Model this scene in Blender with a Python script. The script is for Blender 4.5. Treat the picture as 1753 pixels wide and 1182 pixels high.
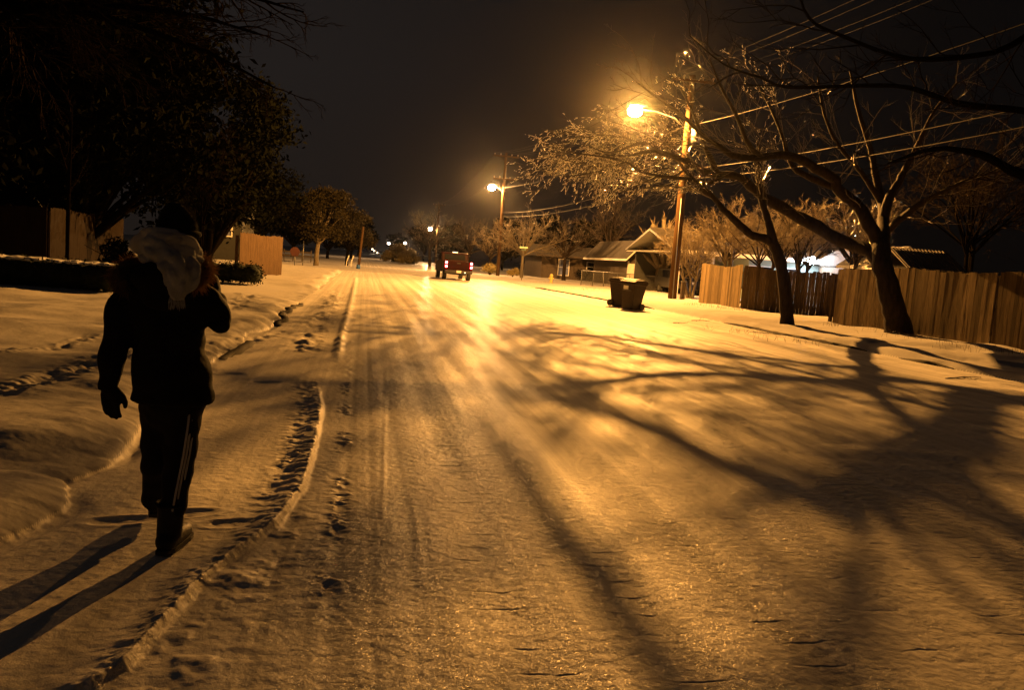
import bpy, math, random
import numpy as np
from mathutils import Vector, Matrix

S = bpy.context.scene
for o in list(bpy.data.objects): bpy.data.objects.remove(o)
COL = S.collection
HAZE_D = 0.00006
PI = math.pi

# ------------------------------------------------------------------ camera
W0, H0, FPX = 1753.0, 1182.0, 1415.0            # photograph pixels, 18 mm on a 22.3 mm sensor
VPX, VPY, ROLL = 625.0, 430.0, math.radians(4.2)
CAMZ = 1.55
_y = Vector((VPX - W0/2, -(VPY - H0/2), -FPX)).normalized()
_h = Vector((math.cos(ROLL), -math.sin(ROLL), 0))
_u = _h.cross(_y).normalized()
if _u.y < 0: _u = -_u
_x = _y.cross(_u)
R = Matrix((_x, _y, _u))                          # camera -> world
cam_d = bpy.data.cameras.new('camera')
cam = bpy.data.objects.new('camera', cam_d); COL.objects.link(cam)
cam.matrix_world = Matrix.Translation((0, 0, CAMZ)) @ R.to_4x4()
cam_d.sensor_width = 22.3; cam_d.lens = FPX / W0 * 22.3
cam_d.clip_start = 0.05; cam_d.clip_end = 3000
cam_d.dof.use_dof = False
S.camera = cam

def ray(px, py):
    return R @ Vector((px - W0/2, -(py - H0/2), -FPX))
def at(px, py, Y):                                # world point seen at a photo pixel, at distance Y along the road
    d = ray(px, py); k = Y / d.y
    return Vector((d.x*k, Y, CAMZ + d.z*k))
def gr(px, py, z=0.0):                            # ground point seen at a photo pixel
    d = ray(px, py); k = (z - CAMZ) / d.z
    return Vector((d.x*k, d.y*k, z))

# ------------------------------------------------------------------ world, exposure
w = bpy.data.worlds.new('World'); S.world = w; w.use_nodes = True
nt = w.node_tree; nt.nodes.clear()
out = nt.nodes.new('ShaderNodeOutputWorld'); add = nt.nodes.new('ShaderNodeAddShader')
b1 = nt.nodes.new('ShaderNodeBackground'); b2 = nt.nodes.new('ShaderNodeBackground')
sky = nt.nodes.new('ShaderNodeTexSky'); sky.sky_type = 'NISHITA'; sky.sun_disc = False
sky.sun_elevation = math.radians(-6); sky.sun_rotation = math.radians(200)
nt.links.new(sky.outputs[0], b1.inputs[0]); b1.inputs[1].default_value = 0.06
tc = nt.nodes.new('ShaderNodeTexCoord'); sep = nt.nodes.new('ShaderNodeSeparateXYZ')
cr = nt.nodes.new('ShaderNodeValToRGB')
nt.links.new(tc.outputs['Generated'], sep.inputs[0]); nt.links.new(sep.outputs[2], cr.inputs[0])
e = cr.color_ramp.elements
e[0].position = 0.0; e[0].color = (0.0085, 0.0062, 0.0050, 1)
e[1].position = 0.75; e[1].color = (0.0070, 0.0062, 0.0060, 1)
e2 = cr.color_ramp.elements.new(0.2); e2.color = (0.0095, 0.0078, 0.0072, 1)
mrs = nt.nodes.new('ShaderNodeMapRange'); mrs.inputs[1].default_value = -.1; mrs.inputs[2].default_value = .55; mrs.inputs[3].default_value = 1.25; mrs.inputs[4].default_value = .30
nt.links.new(sep.outputs[0], mrs.inputs[0]); nt.links.new(mrs.outputs[0], b2.inputs[1])      # town glow, fading to the east
nt.links.new(cr.outputs[0], b2.inputs[0])
nt.links.new(b1.outputs[0], add.inputs[0]); nt.links.new(b2.outputs[0], add.inputs[1])
nt.links.new(add.outputs[0], out.inputs[0])
S.view_settings.view_transform = 'Standard'; S.view_settings.look = 'None'
S.view_settings.exposure = 0.2; S.view_settings.gamma = 1.0
S.render.engine = 'CYCLES'
S.cycles.volume_bounces = 0; S.cycles.max_bounces = 5
S.cycles.sample_clamp_indirect = 3.0

# ------------------------------------------------------------------ helpers
def tag(o, label=None, cat=None, group=None, kind=None):
    if label: o['label'] = label
    if cat: o['category'] = cat
    if group: o['group'] = group
    if kind: o['kind'] = kind
    return o
def empty(name, loc, label, cat, group=None):
    o = bpy.data.objects.new(name, None); COL.objects.link(o); o.location = loc
    o.empty_display_size = 0.2
    return tag(o, label, cat, group)
def mesh_obj(name, me, m=None, parent=None, smooth=False):
    o = bpy.data.objects.new(name, me); COL.objects.link(o)
    if m: me.materials.append(m)
    if smooth: me.polygons.foreach_set('use_smooth', np.ones(len(me.polygons), dtype=bool))
    if parent is not None:
        o.parent = parent
        o.matrix_parent_inverse = Matrix.Identity(4)
        o.location = -root_loc(parent)
    return o
def root_loc(p):
    v = Vector((0, 0, 0))
    while p is not None: v += p.location; p = p.parent
    return v
def np_mesh(name, V, F):
    V = np.asarray(V, dtype=np.float32); F = np.asarray(F, dtype=np.int32)
    me = bpy.data.meshes.new(name)
    me.vertices.add(len(V)); me.vertices.foreach_set('co', V.ravel())
    k = F.shape[1]
    me.loops.add(F.size); me.loops.foreach_set('vertex_index', F.ravel())
    me.polygons.add(len(F)); me.polygons.foreach_set('loop_start', np.arange(0, F.size, k, dtype=np.int32))
    me.update(calc_edges=True); me.validate()
    return me

class MB:
    """collects world-space shapes, linked as ONE mesh"""
    def __init__(s): s.v = []; s.f = []
    def add(s, vs, fs):
        n = len(s.v); s.v += [tuple(p) for p in vs]; s.f += [tuple(i + n for i in f) for f in fs]; return s
    def box(s, c, d, rz=0.0, rx=0.0, ry=0.0, taper=1.0):
        M = Matrix.Rotation(rz, 3, 'Z') @ Matrix.Rotation(rx, 3, 'X') @ Matrix.Rotation(ry, 3, 'Y')
        vs = []
        for z in (-1, 1):
            t = 1.0 if z > 0 else taper
            for x, y in ((-1,-1),(1,-1),(1,1),(-1,1)):
                vs.append(Vector(c) + M @ Vector((x*d[0]/2*t, y*d[1]/2*t, z*d[2]/2)))
        return s.add(vs, [(3,2,1,0),(4,5,6,7),(0,1,5,4),(1,2,6,5),(2,3,7,6),(3,0,4,7)])
    def tube(s, pts, rs, n=8, cap=True):
        pts = [Vector(p) for p in pts]
        if not hasattr(rs, '__len__'): rs = [rs]*len(pts)
        k = len(pts); vs = []; fs = []
        prev = None
        for i, p in enumerate(pts):
            t = (pts[min(i+1, k-1)] - pts[max(i-1, 0)]).normalized()
            if prev is None:
                a = Vector((0,0,1)) if abs(t.z) < 0.9 else Vector((1,0,0))
                u = t.cross(a).normalized()
            else:
                u = (prev - t*prev.dot(t)).normalized()
            prev = u; v = t.cross(u)
            for j in range(n):
                th = 2*PI*j/n; vs.append(p + (u*math.cos(th) + v*math.sin(th))*rs[i])
        for i in range(k-1):
            for j in range(n):
                fs.append((i*n+j, i*n+(j+1) % n, (i+1)*n+(j+1) % n, (i+1)*n+j))
        if cap:
            fs.append(tuple(range(n))[::-1]); fs.append(tuple((k-1)*n+j for j in range(n)))
        return s.add(vs, fs)
    def ell(s, c, r, nu=14, nv=9, M=None):
        vs = []; fs = []
        M = M or Matrix.Identity(3)
        vs.append(Vector(c) + M @ Vector((0,0,r[2])))
        for i in range(1, nv):
            ph = PI*i/nv
            for j in range(nu):
                th = 2*PI*j/nu
                vs.append(Vector(c) + M @ Vector((r[0]*math.sin(ph)*math.cos(th), r[1]*math.sin(ph)*math.sin(th), r[2]*math.cos(ph))))
        vs.append(Vector(c) + M @ Vector((0,0,-r[2])))
        for j in range(nu): fs.append((0, 1+j, 1+(j+1) % nu))
        for i in range(nv-2):
            for j in range(nu):
                a = 1+i*nu; b = a+nu
                fs.append((a+j, b+j, b+(j+1) % nu, a+(j+1) % nu))
        a = 1+(nv-2)*nu; L = len(vs)-1
        for j in range(nu): fs.append((a+(j+1) % nu, a+j, L))
        return s.add(vs, fs)
    def caps(s, pts, rs, n=10):
        """tube with round ends (for remeshing)"""
        s.tube(pts, rs, n)
        for p, r in ((pts[0], rs[0]), (pts[-1], rs[-1])): s.ell(p, (r*.99, r*.99, r*.99), 10, 7)
        return s
    def loft(s, secs, n=20):
        """secs: (centre, rx, ry) horizontal ellipses, closed"""
        vs = []; fs = []; k = len(secs)
        for c, rx, ry in secs:
            for j in range(n):
                th = 2*PI*j/n; vs.append((c[0]+rx*math.cos(th), c[1]+ry*math.sin(th), c[2]))
        up = secs[-1][0][2] > secs[0][0][2]
        for i in range(k-1):
            for j in range(n):
                q = (i*n+j, i*n+(j+1) % n, (i+1)*n+(j+1) % n, (i+1)*n+j)
                fs.append(q if up else q[::-1])
        a = tuple(range(n)); b = tuple((k-1)*n+j for j in range(n))
        fs.append(a[::-1] if up else a); fs.append(b if up else b[::-1])
        return s.add(vs, fs)
    def prism(s, poly, axis, a, b):
        """poly of 2-D points swept along axis 'X','Y' or 'Z' from a to b"""
        def p3(p, t):
            return {'X': (t, p[0], p[1]), 'Y': (p[0], t, p[1]), 'Z': (p[0], p[1], t)}[axis]
        n = len(poly)
        vs = [p3(p, a) for p in poly] + [p3(p, b) for p in poly]
        fs = [tuple(range(n)), tuple(range(2*n-1, n-1, -1))] + [(i, n+i, n+(i+1) % n, (i+1) % n) for i in range(n)]
        return s.add(vs, fs)
    def mesh(s, name):
        me = bpy.data.meshes.new(name); me.from_pydata([tuple(v) for v in s.v], [], s.f); me.update(); return me
    def build(s, name, m, parent=None, smooth=False, bevel=0, solid=0, sub=0):
        o = mesh_obj(name, s.mesh(name), m, parent, smooth)
        if bevel:
            b = o.modifiers.new('bevel', 'BEVEL'); b.width = bevel; b.segments = 2; b.limit_method = 'ANGLE'
        if sub:
            b = o.modifiers.new('subdivision', 'SUBSURF'); b.levels = sub; b.render_levels = sub
        return o
    def remesh(s, name, m, parent=None, voxel=0.012, smooth_it=4, disp=None):
        t = bpy.data.objects.new('tmp', s.mesh('tmp')); COL.objects.link(t)
        a = t.modifiers.new('r', 'REMESH'); a.mode = 'VOXEL'; a.voxel_size = voxel; a.use_smooth_shade = True
        b = t.modifiers.new('s', 'SMOOTH'); b.iterations = smooth_it; b.factor = 0.6
        dg = bpy.context.evaluated_depsgraph_get(); dg.update()
        me = bpy.data.meshes.new_from_object(t.evaluated_get(dg)); me.name = name
        bpy.data.objects.remove(t)
        if disp:
            co = np.empty(len(me.vertices)*3); me.vertices.foreach_get('co', co); co = co.reshape(-1, 3)
            no = np.empty(len(me.vertices)*3); me.vertices.foreach_get('normal', no); no = no.reshape(-1, 3)
            co += no*disp(co)[:, None]; me.vertices.foreach_set('co', co.ravel()); me.update()
        me.materials.clear()
        return mesh_obj(name, me, m, parent, True)

# ------------------------------------------------------------------ numpy noise
_rs = np.random.RandomState(7)
_T = _rs.rand(256, 256)
def vn(x, y):
    xi = np.floor(x).astype(int); yi = np.floor(y).astype(int)
    fx = x - xi; fy = y - yi
    fx = fx*fx*fx*(fx*(fx*6-15)+10); fy = fy*fy*fy*(fy*(fy*6-15)+10)
    a = _T[xi & 255, yi & 255]; b = _T[(xi+1) & 255, yi & 255]
    c = _T[xi & 255, (yi+1) & 255]; d = _T[(xi+1) & 255, (yi+1) & 255]
    return (a*(1-fx)+b*fx)*(1-fy) + (c*(1-fx)+d*fx)*fy - 0.5
def fbm(x, y, s, o=4):
    r = 0; a = 1.0
    for i in range(o):
        r = r + a*vn(x*s + 17.3*i, y*s - 9.1*i); s *= 2.07; a *= 0.5
    return r
def sm(x): x = np.clip(x, 0, 1); return x*x*(3-2*x)

# ------------------------------------------------------------------ materials
def new_mat(name):
    m = bpy.data.materials.new(name); m.use_nodes = True
    n = m.node_tree; b = n.nodes['Principled BSDF']
    return m, n, b
def mat(name, c, rough=0.7, var=0.25, scale=8.0, bump=0.2, bscale=None, metal=0.0, coat=0.0, stretch=None, spec=None, c2=None, bdist=0.01):
    m, n, b = new_mat(name)
    tc = n.nodes.new('ShaderNodeTexCoord'); mp = n.nodes.new('ShaderNodeMapping')
    if stretch: mp.inputs['Scale'].default_value = stretch
    n.links.new(tc.outputs['Object'], mp.inputs[0])
    no = n.nodes.new('ShaderNodeTexNoise'); no.inputs['Scale'].default_value = scale; no.inputs['Detail'].default_value = 6
    n.links.new(mp.outputs[0], no.inputs['Vector'])
    r = n.nodes.new('ShaderNodeValToRGB')
    c2 = c2 or tuple(min(1, k*(1+var)) for k in c)
    r.color_ramp.elements[0].position = 0.3; r.color_ramp.elements[0].color = (*[k*(1-var) for k in c], 1)
    r.color_ramp.elements[1].position = 0.7; r.color_ramp.elements[1].color = (*c2, 1)
    n.links.new(no.outputs[0], r.inputs[0]); n.links.new(r.outputs[0], b.inputs['Base Color'])
    b.inputs['Roughness'].default_value = rough; b.inputs['Metallic'].default_value = metal
    b.inputs['Coat Weight'].default_value = coat; b.inputs['Coat Roughness'].default_value = 0.12
    if spec is not None: b.inputs['Specular IOR Level'].default_value = spec
    if bump:
        nb = n.nodes.new('ShaderNodeTexNoise'); nb.inputs['Scale'].default_value = bscale or scale*3; nb.inputs['Detail'].default_value = 5
        n.links.new(mp.outputs[0], nb.inputs['Vector'])
        bp = n.nodes.new('ShaderNodeBump'); bp.inputs['Strength'].default_value = bump; bp.inputs['Distance'].default_value = bdist
        n.links.new(nb.outputs[0], bp.inputs['Height']); n.links.new(bp.outputs[0], b.inputs['Normal'])
    return m
def emit(name, c, s):
    m, n, b = new_mat(name)
    b.inputs['Base Color'].default_value = (*c, 1); b.inputs['Emission Color'].default_value = (*c, 1)
    b.inputs['Emission Strength'].default_value = s
    return m

def snow_mat(name, c, rough, spec, glit, cvar, bstr):
    m, n, b = new_mat(name)
    L = n.links.new
    tc = n.nodes.new('ShaderNodeTexCoord')
    no = n.nodes.new('ShaderNodeTexNoise'); no.inputs['Scale'].default_value = 1.3; no.inputs['Detail'].default_value = 7
    L(tc.outputs['Object'], no.inputs['Vector'])
    r = n.nodes.new('ShaderNodeValToRGB')
    r.color_ramp.elements[0].position = 0.32; r.color_ramp.elements[0].color = (*[k*(1-cvar) for k in c], 1)
    r.color_ramp.elements[1].position = 0.62; r.color_ramp.elements[1].color = (*c, 1)
    L(no.outputs[0], r.inputs[0]); L(r.outputs[0], b.inputs['Base Color'])
    b.inputs['Roughness'].default_value = rough; b.inputs['Specular IOR Level'].default_value = spec
    b.inputs['IOR'].default_value = 1.31
    n1 = n.nodes.new('ShaderNodeTexNoise'); n1.inputs['Scale'].default_value = 14; n1.inputs['Detail'].default_value = 5
    L(tc.outputs['Object'], n1.inputs['Vector'])
    n2 = n.nodes.new('ShaderNodeTexNoise'); n2.inputs['Scale'].default_value = 150; n2.inputs['Detail'].default_value = 2
    L(tc.outputs['Object'], n2.inputs['Vector'])
    bp1 = n.nodes.new('ShaderNodeBump'); bp1.inputs['Strength'].default_value = bstr; bp1.inputs['Distance'].default_value = 0.02
    L(n1.outputs[0], bp1.inputs['Height'])
    bp2 = n.nodes.new('ShaderNodeBump'); bp2.inputs['Strength'].default_value = bstr*1.1; bp2.inputs['Distance'].default_value = 0.0030
    L(n2.outputs[0], bp2.inputs['Height']); L(bp1.outputs[0], bp2.inputs['Normal'])
    L(bp2.outputs[0], b.inputs['Normal'])
    # crystals: each small cell mirrors in a direction of its own
    vo = n.nodes.new('ShaderNodeTexVoronoi'); vo.inputs['Scale'].default_value = 210
    L(tc.outputs['Object'], vo.inputs['Vector'])
    sb = n.nodes.new('ShaderNodeVectorMath'); sb.operation = 'SUBTRACT'; sb.inputs[1].default_value = (.5, .5, .5)
    L(vo.outputs['Color'], sb.inputs[0])
    sc = n.nodes.new('ShaderNodeVectorMath'); sc.operation = 'SCALE'; sc.inputs['Scale'].default_value = 0.75
    L(sb.outputs[0], sc.inputs[0])
    ad = n.nodes.new('ShaderNodeVectorMath'); ad.operation = 'ADD'
    L(bp1.outputs[0], ad.inputs[0]); L(sc.outputs[0], ad.inputs[1])
    nm = n.nodes.new('ShaderNodeVectorMath'); nm.operation = 'NORMALIZE'; L(ad.outputs[0], nm.inputs[0])
    L(nm.outputs[0], b.inputs['Coat Normal'])
    b.inputs['Coat Weight'].default_value = glit; b.inputs['Coat Roughness'].default_value = 0.24; b.inputs['Coat IOR'].default_value = 1.5
    return m

M_road = snow_mat('packed_snow', (0.84, 0.80, 0.75), 0.76, 0.95, 0.15, 0.14, 0.5)
n = M_road.node_tree; b = n.nodes['Principled BSDF']   # wheel lanes: long streaks of cleaner and dirtier packed snow
tc = n.nodes.new('ShaderNodeTexCoord'); mp = n.nodes.new('ShaderNodeMapping'); mp.inputs['Scale'].default_value = (5.5, .035, 1)
no = n.nodes.new('ShaderNodeTexNoise'); no.inputs['Scale'].default_value = 1.0; no.inputs['Detail'].default_value = 6; no.inputs['Roughness'].default_value = .65
mr = n.nodes.new('ShaderNodeMapRange'); mr.inputs[1].default_value = .3; mr.inputs[2].default_value = .7; mr.inputs[3].default_value = .62; mr.inputs[4].default_value = 1.14
vm = n.nodes.new('ShaderNodeVectorMath'); vm.operation = 'SCALE'; src = b.inputs['Base Color'].links[0].from_socket
for a_, b_ in ((tc.outputs['Object'], mp.inputs[0]), (mp.outputs[0], no.inputs['Vector']), (no.outputs[0], mr.inputs[0]), (src, vm.inputs[0]), (mr.outputs[0], vm.inputs['Scale']), (vm.outputs[0], b.inputs['Base Color'])): n.links.new(a_, b_)
m2 = n.nodes.new('ShaderNodeMapRange'); m2.inputs[1].default_value = .35; m2.inputs[2].default_value = .68; m2.inputs[3].default_value = .86; m2.inputs[4].default_value = .68
n.links.new(no.outputs[0], m2.inputs[0]); n.links.new(m2.outputs[0], b.inputs['Roughness'])
M_snow = snow_mat('fresh_snow', (0.50, 0.485, 0.475), 0.85, 0.2, 0.03, 0.08, 0.30)
M_snowcap = mat('snow_cap', (0.72, 0.72, 0.74), 0.7, 0.06, 6, 0.4, 30)
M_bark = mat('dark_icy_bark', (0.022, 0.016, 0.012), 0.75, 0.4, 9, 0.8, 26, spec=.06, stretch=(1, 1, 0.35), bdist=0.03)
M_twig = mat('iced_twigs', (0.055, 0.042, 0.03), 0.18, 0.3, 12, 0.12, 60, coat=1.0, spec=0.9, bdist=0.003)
def icy(m, c, f):                                  # ice sleeve lets light through from behind
    n = m.node_tree; b = n.nodes['Principled BSDF']; o = n.nodes['Material Output']
    t = n.nodes.new('ShaderNodeBsdfTranslucent'); t.inputs[0].default_value = (*c, 1)
    x = n.nodes.new('ShaderNodeMixShader'); x.inputs[0].default_value = f
    n.links.new(b.outputs[0], x.inputs[1]); n.links.new(t.outputs[0], x.inputs[2]); n.links.new(x.outputs[0], o.inputs[0])
icy(M_twig, (.75, .72, .66), .07)
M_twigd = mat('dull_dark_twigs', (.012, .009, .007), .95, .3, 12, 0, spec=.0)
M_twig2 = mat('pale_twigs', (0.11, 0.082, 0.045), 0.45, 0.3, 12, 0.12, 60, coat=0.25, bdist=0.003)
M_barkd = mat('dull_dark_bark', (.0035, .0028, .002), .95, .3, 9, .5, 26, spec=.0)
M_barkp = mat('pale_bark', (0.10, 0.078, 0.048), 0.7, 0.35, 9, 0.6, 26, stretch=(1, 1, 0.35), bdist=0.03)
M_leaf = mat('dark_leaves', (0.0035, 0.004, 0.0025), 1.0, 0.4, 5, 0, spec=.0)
M_leafo = mat('oak_leaves', (0.015, 0.012, 0.004), 0.95, 0.4, 5, 0, spec=.2)
M_hedge = mat('hedge_leaves', (0.014, 0.019, 0.010), 0.85, 0.4, 8, 0, spec=.15)
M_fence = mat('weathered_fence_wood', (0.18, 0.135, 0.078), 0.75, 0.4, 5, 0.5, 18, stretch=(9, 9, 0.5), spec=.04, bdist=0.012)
M_fenced = mat('shaded_fence_wood', (0.075, 0.054, 0.032), 0.8, 0.4, 5, 0.5, 18, stretch=(9, 9, 0.5), spec=.04, bdist=0.012)  # darker copy of the fence wood, shade of dim stretches put into its colour
for m_ in (M_fence, M_fenced):                     # every board has weathered a little differently
    n = m_.node_tree; b = n.nodes['Principled BSDF']; ge = n.nodes.new('ShaderNodeNewGeometry')
    mr = n.nodes.new('ShaderNodeMapRange'); mr.inputs[3].default_value = .55; mr.inputs[4].default_value = 1.35
    vm = n.nodes.new('ShaderNodeVectorMath'); vm.operation = 'SCALE'
    src = b.inputs['Base Color'].links[0].from_socket
    n.links.new(ge.outputs['Random Per Island'], mr.inputs[0]); n.links.new(src, vm.inputs[0]); n.links.new(mr.outputs[0], vm.inputs['Scale'])
    n.links.new(vm.outputs[0], b.inputs['Base Color'])
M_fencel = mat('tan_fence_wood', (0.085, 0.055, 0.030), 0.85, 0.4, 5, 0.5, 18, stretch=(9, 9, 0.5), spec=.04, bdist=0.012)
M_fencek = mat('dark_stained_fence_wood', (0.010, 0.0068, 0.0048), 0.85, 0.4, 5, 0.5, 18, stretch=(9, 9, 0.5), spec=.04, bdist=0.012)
M_pole = mat('utility_pole_wood', (0.062, 0.036, 0.017), 0.85, 0.35, 5, 0.5, 20, stretch=(8, 8, 0.4), spec=.05, bdist=0.015)
M_galv = mat('galvanised_metal', (0.16, 0.16, 0.16), 0.5, 0.15, 10, 0.1, metal=0.6)
M_steel = mat('dark_metal', (0.12, 0.12, 0.12), 0.45, 0.2, 10, 0.1, metal=0.6)
M_wire = mat('cable_sheath', (0.013, 0.011, 0.010), 0.6, 0.1, 10, 0, spec=.08)
M_cer = mat('ceramic', (0.35, 0.30, 0.26), 0.25, 0.1, 10, 0, coat=0.5)
M_bin = mat('brown_bin_plastic', (0.022, 0.013, 0.009), 0.5, 0.2, 7, 0.15, 30, spec=.2)
M_rub = mat('black_rubber', (0.018, 0.018, 0.018), 0.8, 0.2, 10, 0.2)
M_red = mat('dark_red_paint', (0.013, 0.0014, 0.0012), 0.5, 0.3, 4, 0.05, spec=.08)
M_blackp = mat('black_plastic', (0.02, 0.02, 0.022), 0.35, 0.1, 6, 0.05, coat=0.3)
M_glass = mat('dark_glass', (0.012, 0.013, 0.016), 0.06, 0.05, 4, 0, spec=0.8)
M_chrome = mat('chrome', (0.6, 0.6, 0.6), 0.15, 0.05, 5, 0, metal=1.0)
M_plate = mat('licence_plate', (0.62, 0.62, 0.60), 0.4, 0.05, 20, 0)
M_brick = mat('tan_wall', (0.055, 0.040, 0.027), 0.85, 0.15, 5, 0.3, 40)
M_white = mat('white_trim_paint', (0.68, 0.66, 0.62), 0.55, 0.08, 4, 0.05)
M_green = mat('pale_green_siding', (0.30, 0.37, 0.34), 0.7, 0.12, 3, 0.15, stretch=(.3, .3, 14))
M_shed = mat('ribbed_tin_roof', (0.12, 0.11, 0.105), 0.4, 0.2, 4, 0.1, metal=0.5)
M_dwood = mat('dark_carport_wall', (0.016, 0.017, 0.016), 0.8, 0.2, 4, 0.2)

# ------------------------------------------------------------------ lamps
LAMP1 = at(1087, 190, 43.0)
LAMP2 = at(842, 321, 85.0)
LAMP3 = at(736.5, 392, 175.0)
SODIUM = (1.0, 0.425, 0.080)
def lamp_light(name, loc, power, color, radius, parent, batwing=True):
    d = bpy.data.lights.new(name, 'POINT'); d.energy = power; d.color = color; d.shadow_soft_size = radius
    o = bpy.data.objects.new(name, d); COL.objects.link(o)
    o.parent = parent; o.location = Vector(loc) - root_loc(parent)
    if batwing:                                   # a street luminaire throws most light outwards along the road
        d.use_nodes = True; n = d.node_tree; em = n.nodes['Emission']
        tc = n.nodes.new('ShaderNodeTexCoord'); sp = n.nodes.new('ShaderNodeSeparateXYZ')
        n.links.new(tc.outputs['Normal'], sp.inputs[0])
        r = n.nodes.new('ShaderNodeValToRGB')
        mr = n.nodes.new('ShaderNodeMapRange'); mr.inputs[1].default_value = -1; mr.inputs[2].default_value = 1
        n.links.new(sp.outputs[2], mr.inputs[0]); n.links.new(mr.outputs[0], r.inputs[0])
        el = r.color_ramp.elements
        el[0].position = 0.0; el[0].color = (BW[0],)*3 + (1,)
        el[1].position = 1.0; el[1].color = (BW[4],)*3 + (1,)
        for p, v in ((0.25, BW[1]), (0.38, BW[2]), (0.50, BW[3]), (0.60, BW[4])):
            q = r.color_ramp.elements.new(p); q.color = (v,)*3 + (1,)
        n.links.new(r.outputs[0], em.inputs['Strength'])
    return o
BW = (0.20, 0.34, 1.0, 0.8, 0.04)
def bowl(name, c, s):                              # clear glass bowl, glowing
    m = bpy.data.materials.new(name); m.use_nodes = True; n = m.node_tree; n.nodes.clear()
    o = n.nodes.new('ShaderNodeOutputMaterial'); a = n.nodes.new('ShaderNodeAddShader')
    t = n.nodes.new('ShaderNodeBsdfTransparent'); e = n.nodes.new('ShaderNodeEmission')
    e.inputs[0].default_value = (*c, 1); e.inputs[1].default_value = s
    n.links.new(t.outputs[0], a.inputs[0]); n.links.new(e.outputs[0], a.inputs[1]); n.links.new(a.outputs[0], o.inputs[0])
    return m
M_lamp1 = bowl('sodium_lamp_glass', (1.0, 0.66, 0.28), 60)
M_lamp2 = bowl('pale_lamp_glass', (1.0, 0.72, 0.38), 60)
M_lamp3 = bowl('white_lamp_glass', (1.0, 0.80, 0.58), 40)

def street_lamp_parts(root, base, top_z, lamp, mpole, mglass, pr=0.15, arms=((0, 2.4),), head=0.24, lean=0.0):
    b = Vector(base); rootz = b.z
    top = Vector((b.x + lean, b.y, top_z))
    MB().tube([b - Vector((0,0,.3)), b.lerp(top, .3), b.lerp(top, .65), top], [pr, pr*.93, pr*.82, pr*.68], 14).build('pole', mpole, root, True)
    jz = lamp.z - 0.75
    j = b.lerp(top, (jz - b.z)/(top_z - b.z)); d = lamp - j
    pts = [j, j + Vector((d.x*.25, d.y*.25, .62)), j + Vector((d.x*.6, d.y*.6, .85)), Vector((lamp.x, lamp.y, lamp.z + .13)) - Vector((d.x, d.y, 0)).normalized()*.3]
    MB().tube(pts, [.035, .032, .03, .03], 8).build('lamp_arm', M_galv, root, True)
    h = MB(); ax = Vector((d.x, d.y, 0)).normalized()
    rz = math.atan2(ax.y, ax.x)
    M = Matrix.Rotation(rz, 3, 'Z')
    h.ell(lamp + Vector((0, 0, head*.8)) - ax*.15, (head*1.3, head*.6, .10), 16, 10, M)
    hd = h.build('lamp_head', M_galv, root, True)
    g = MB(); g.ell(lamp + Vector((0, 0, 0)), (head, head*.9, head*.78), 16, 10, M)
    g.build('glass_bowl', mglass, hd, True)
    return j, top
def crossarm(root, c, L, rz, wood):
    m = MB(); m.box(c, (L, .1, .12), rz)
    m.tube([c + Vector((-L*.3*math.cos(rz), -L*.3*math.sin(rz)-.07, -.03)), c + Vector((0, -.13, -.75))], .015, 6)
    m.tube([c + Vector((L*.3*math.cos(rz), L*.3*math.sin(rz)-.07, -.03)), c + Vector((0, -.13, -.75))], .015, 6)
    ca = m.build('crossarm', wood, root)
    pts = []
    for k in (-.46, -.22, .22, .46):
        p = c + Vector((L*k*math.cos(rz), L*k*math.sin(rz), .06)); q = p + Vector((0, 0, .2))
        MB().tube([p - Vector((0,0,.02)), p + Vector((0,0,.08)), p + Vector((0,0,.1)), p + Vector((0,0,.17)), q], [.02, .02, .055, .06, .03], 8).build('insulator', M_cer, ca, True)
        pts.append(q)
    return pts

M_lampf = bowl('far_lamp_glass', (1.0, .80, .60), 6)
M_lampg = bowl('farthest_lamp_glass', (1.0, .72, .42), 3)
# --- nearest pole
p1b = gr(1150, 516, 0.16)
p1b = Vector((p1b.x*43/p1b.y, 43.0, 0.16))
pole1 = empty('utility_pole', p1b, 'brown wooden utility pole with the brightest street lamp, beside the wooden fence corner', 'utility pole', 'street lamps along the right side of the road')
j1, top1 = street_lamp_parts(pole1, p1b, 12.1, LAMP1, M_pole, M_lamp1, pr=0.24, head=0.40, lean=0.0)
c1 = crossarm(pole1, Vector((p1b.x, p1b.y-.2, 11.8)), 2.4, 0.0, M_pole)
MB().tube([(p1b.x+.35, p1b.y-.3, 8.6), (p1b.x+.35, p1b.y-.3, 9.5)], .22, 14).build('transformer', M_galv, pole1, True)
MB().tube([(p1b.x-.08, p1b.y-.27, 0.1), (p1b.x-.08, p1b.y-.22, 5.6)], .025, 6).build('conduit', M_galv, pole1, True)
lamp_light('lamp_light', LAMP1 - Vector((0,0,.05)), 112000, SODIUM, 0.09, pole1)
# --- second pole
p2b = Vector((at(852, 470, 85.0).x, 85.0, 0.15))
pole2 = empty('utility_pole', p2b, 'wooden utility pole with two crossarms and a lit lamp, right beyond the pickup', 'utility pole', 'street lamps along the right side of the road')
j2, top2 = street_lamp_parts(pole2, p2b, 12.6, LAMP2, M_pole, M_lamp2, pr=0.19, head=0.40)
c2 = crossarm(pole2, Vector((p2b.x, p2b.y-.2, 12.2)), 2.6, 0.0, M_pole)
c2b = crossarm(pole2, Vector((p2b.x, p2b.y-.2, 9.9)), 2.4, 0.0, M_pole)
lamp_light('lamp_light', LAMP2 - Vector((0,0,.05)), 40000, (1.0, 0.46, 0.12), 0.22, pole2)
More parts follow.
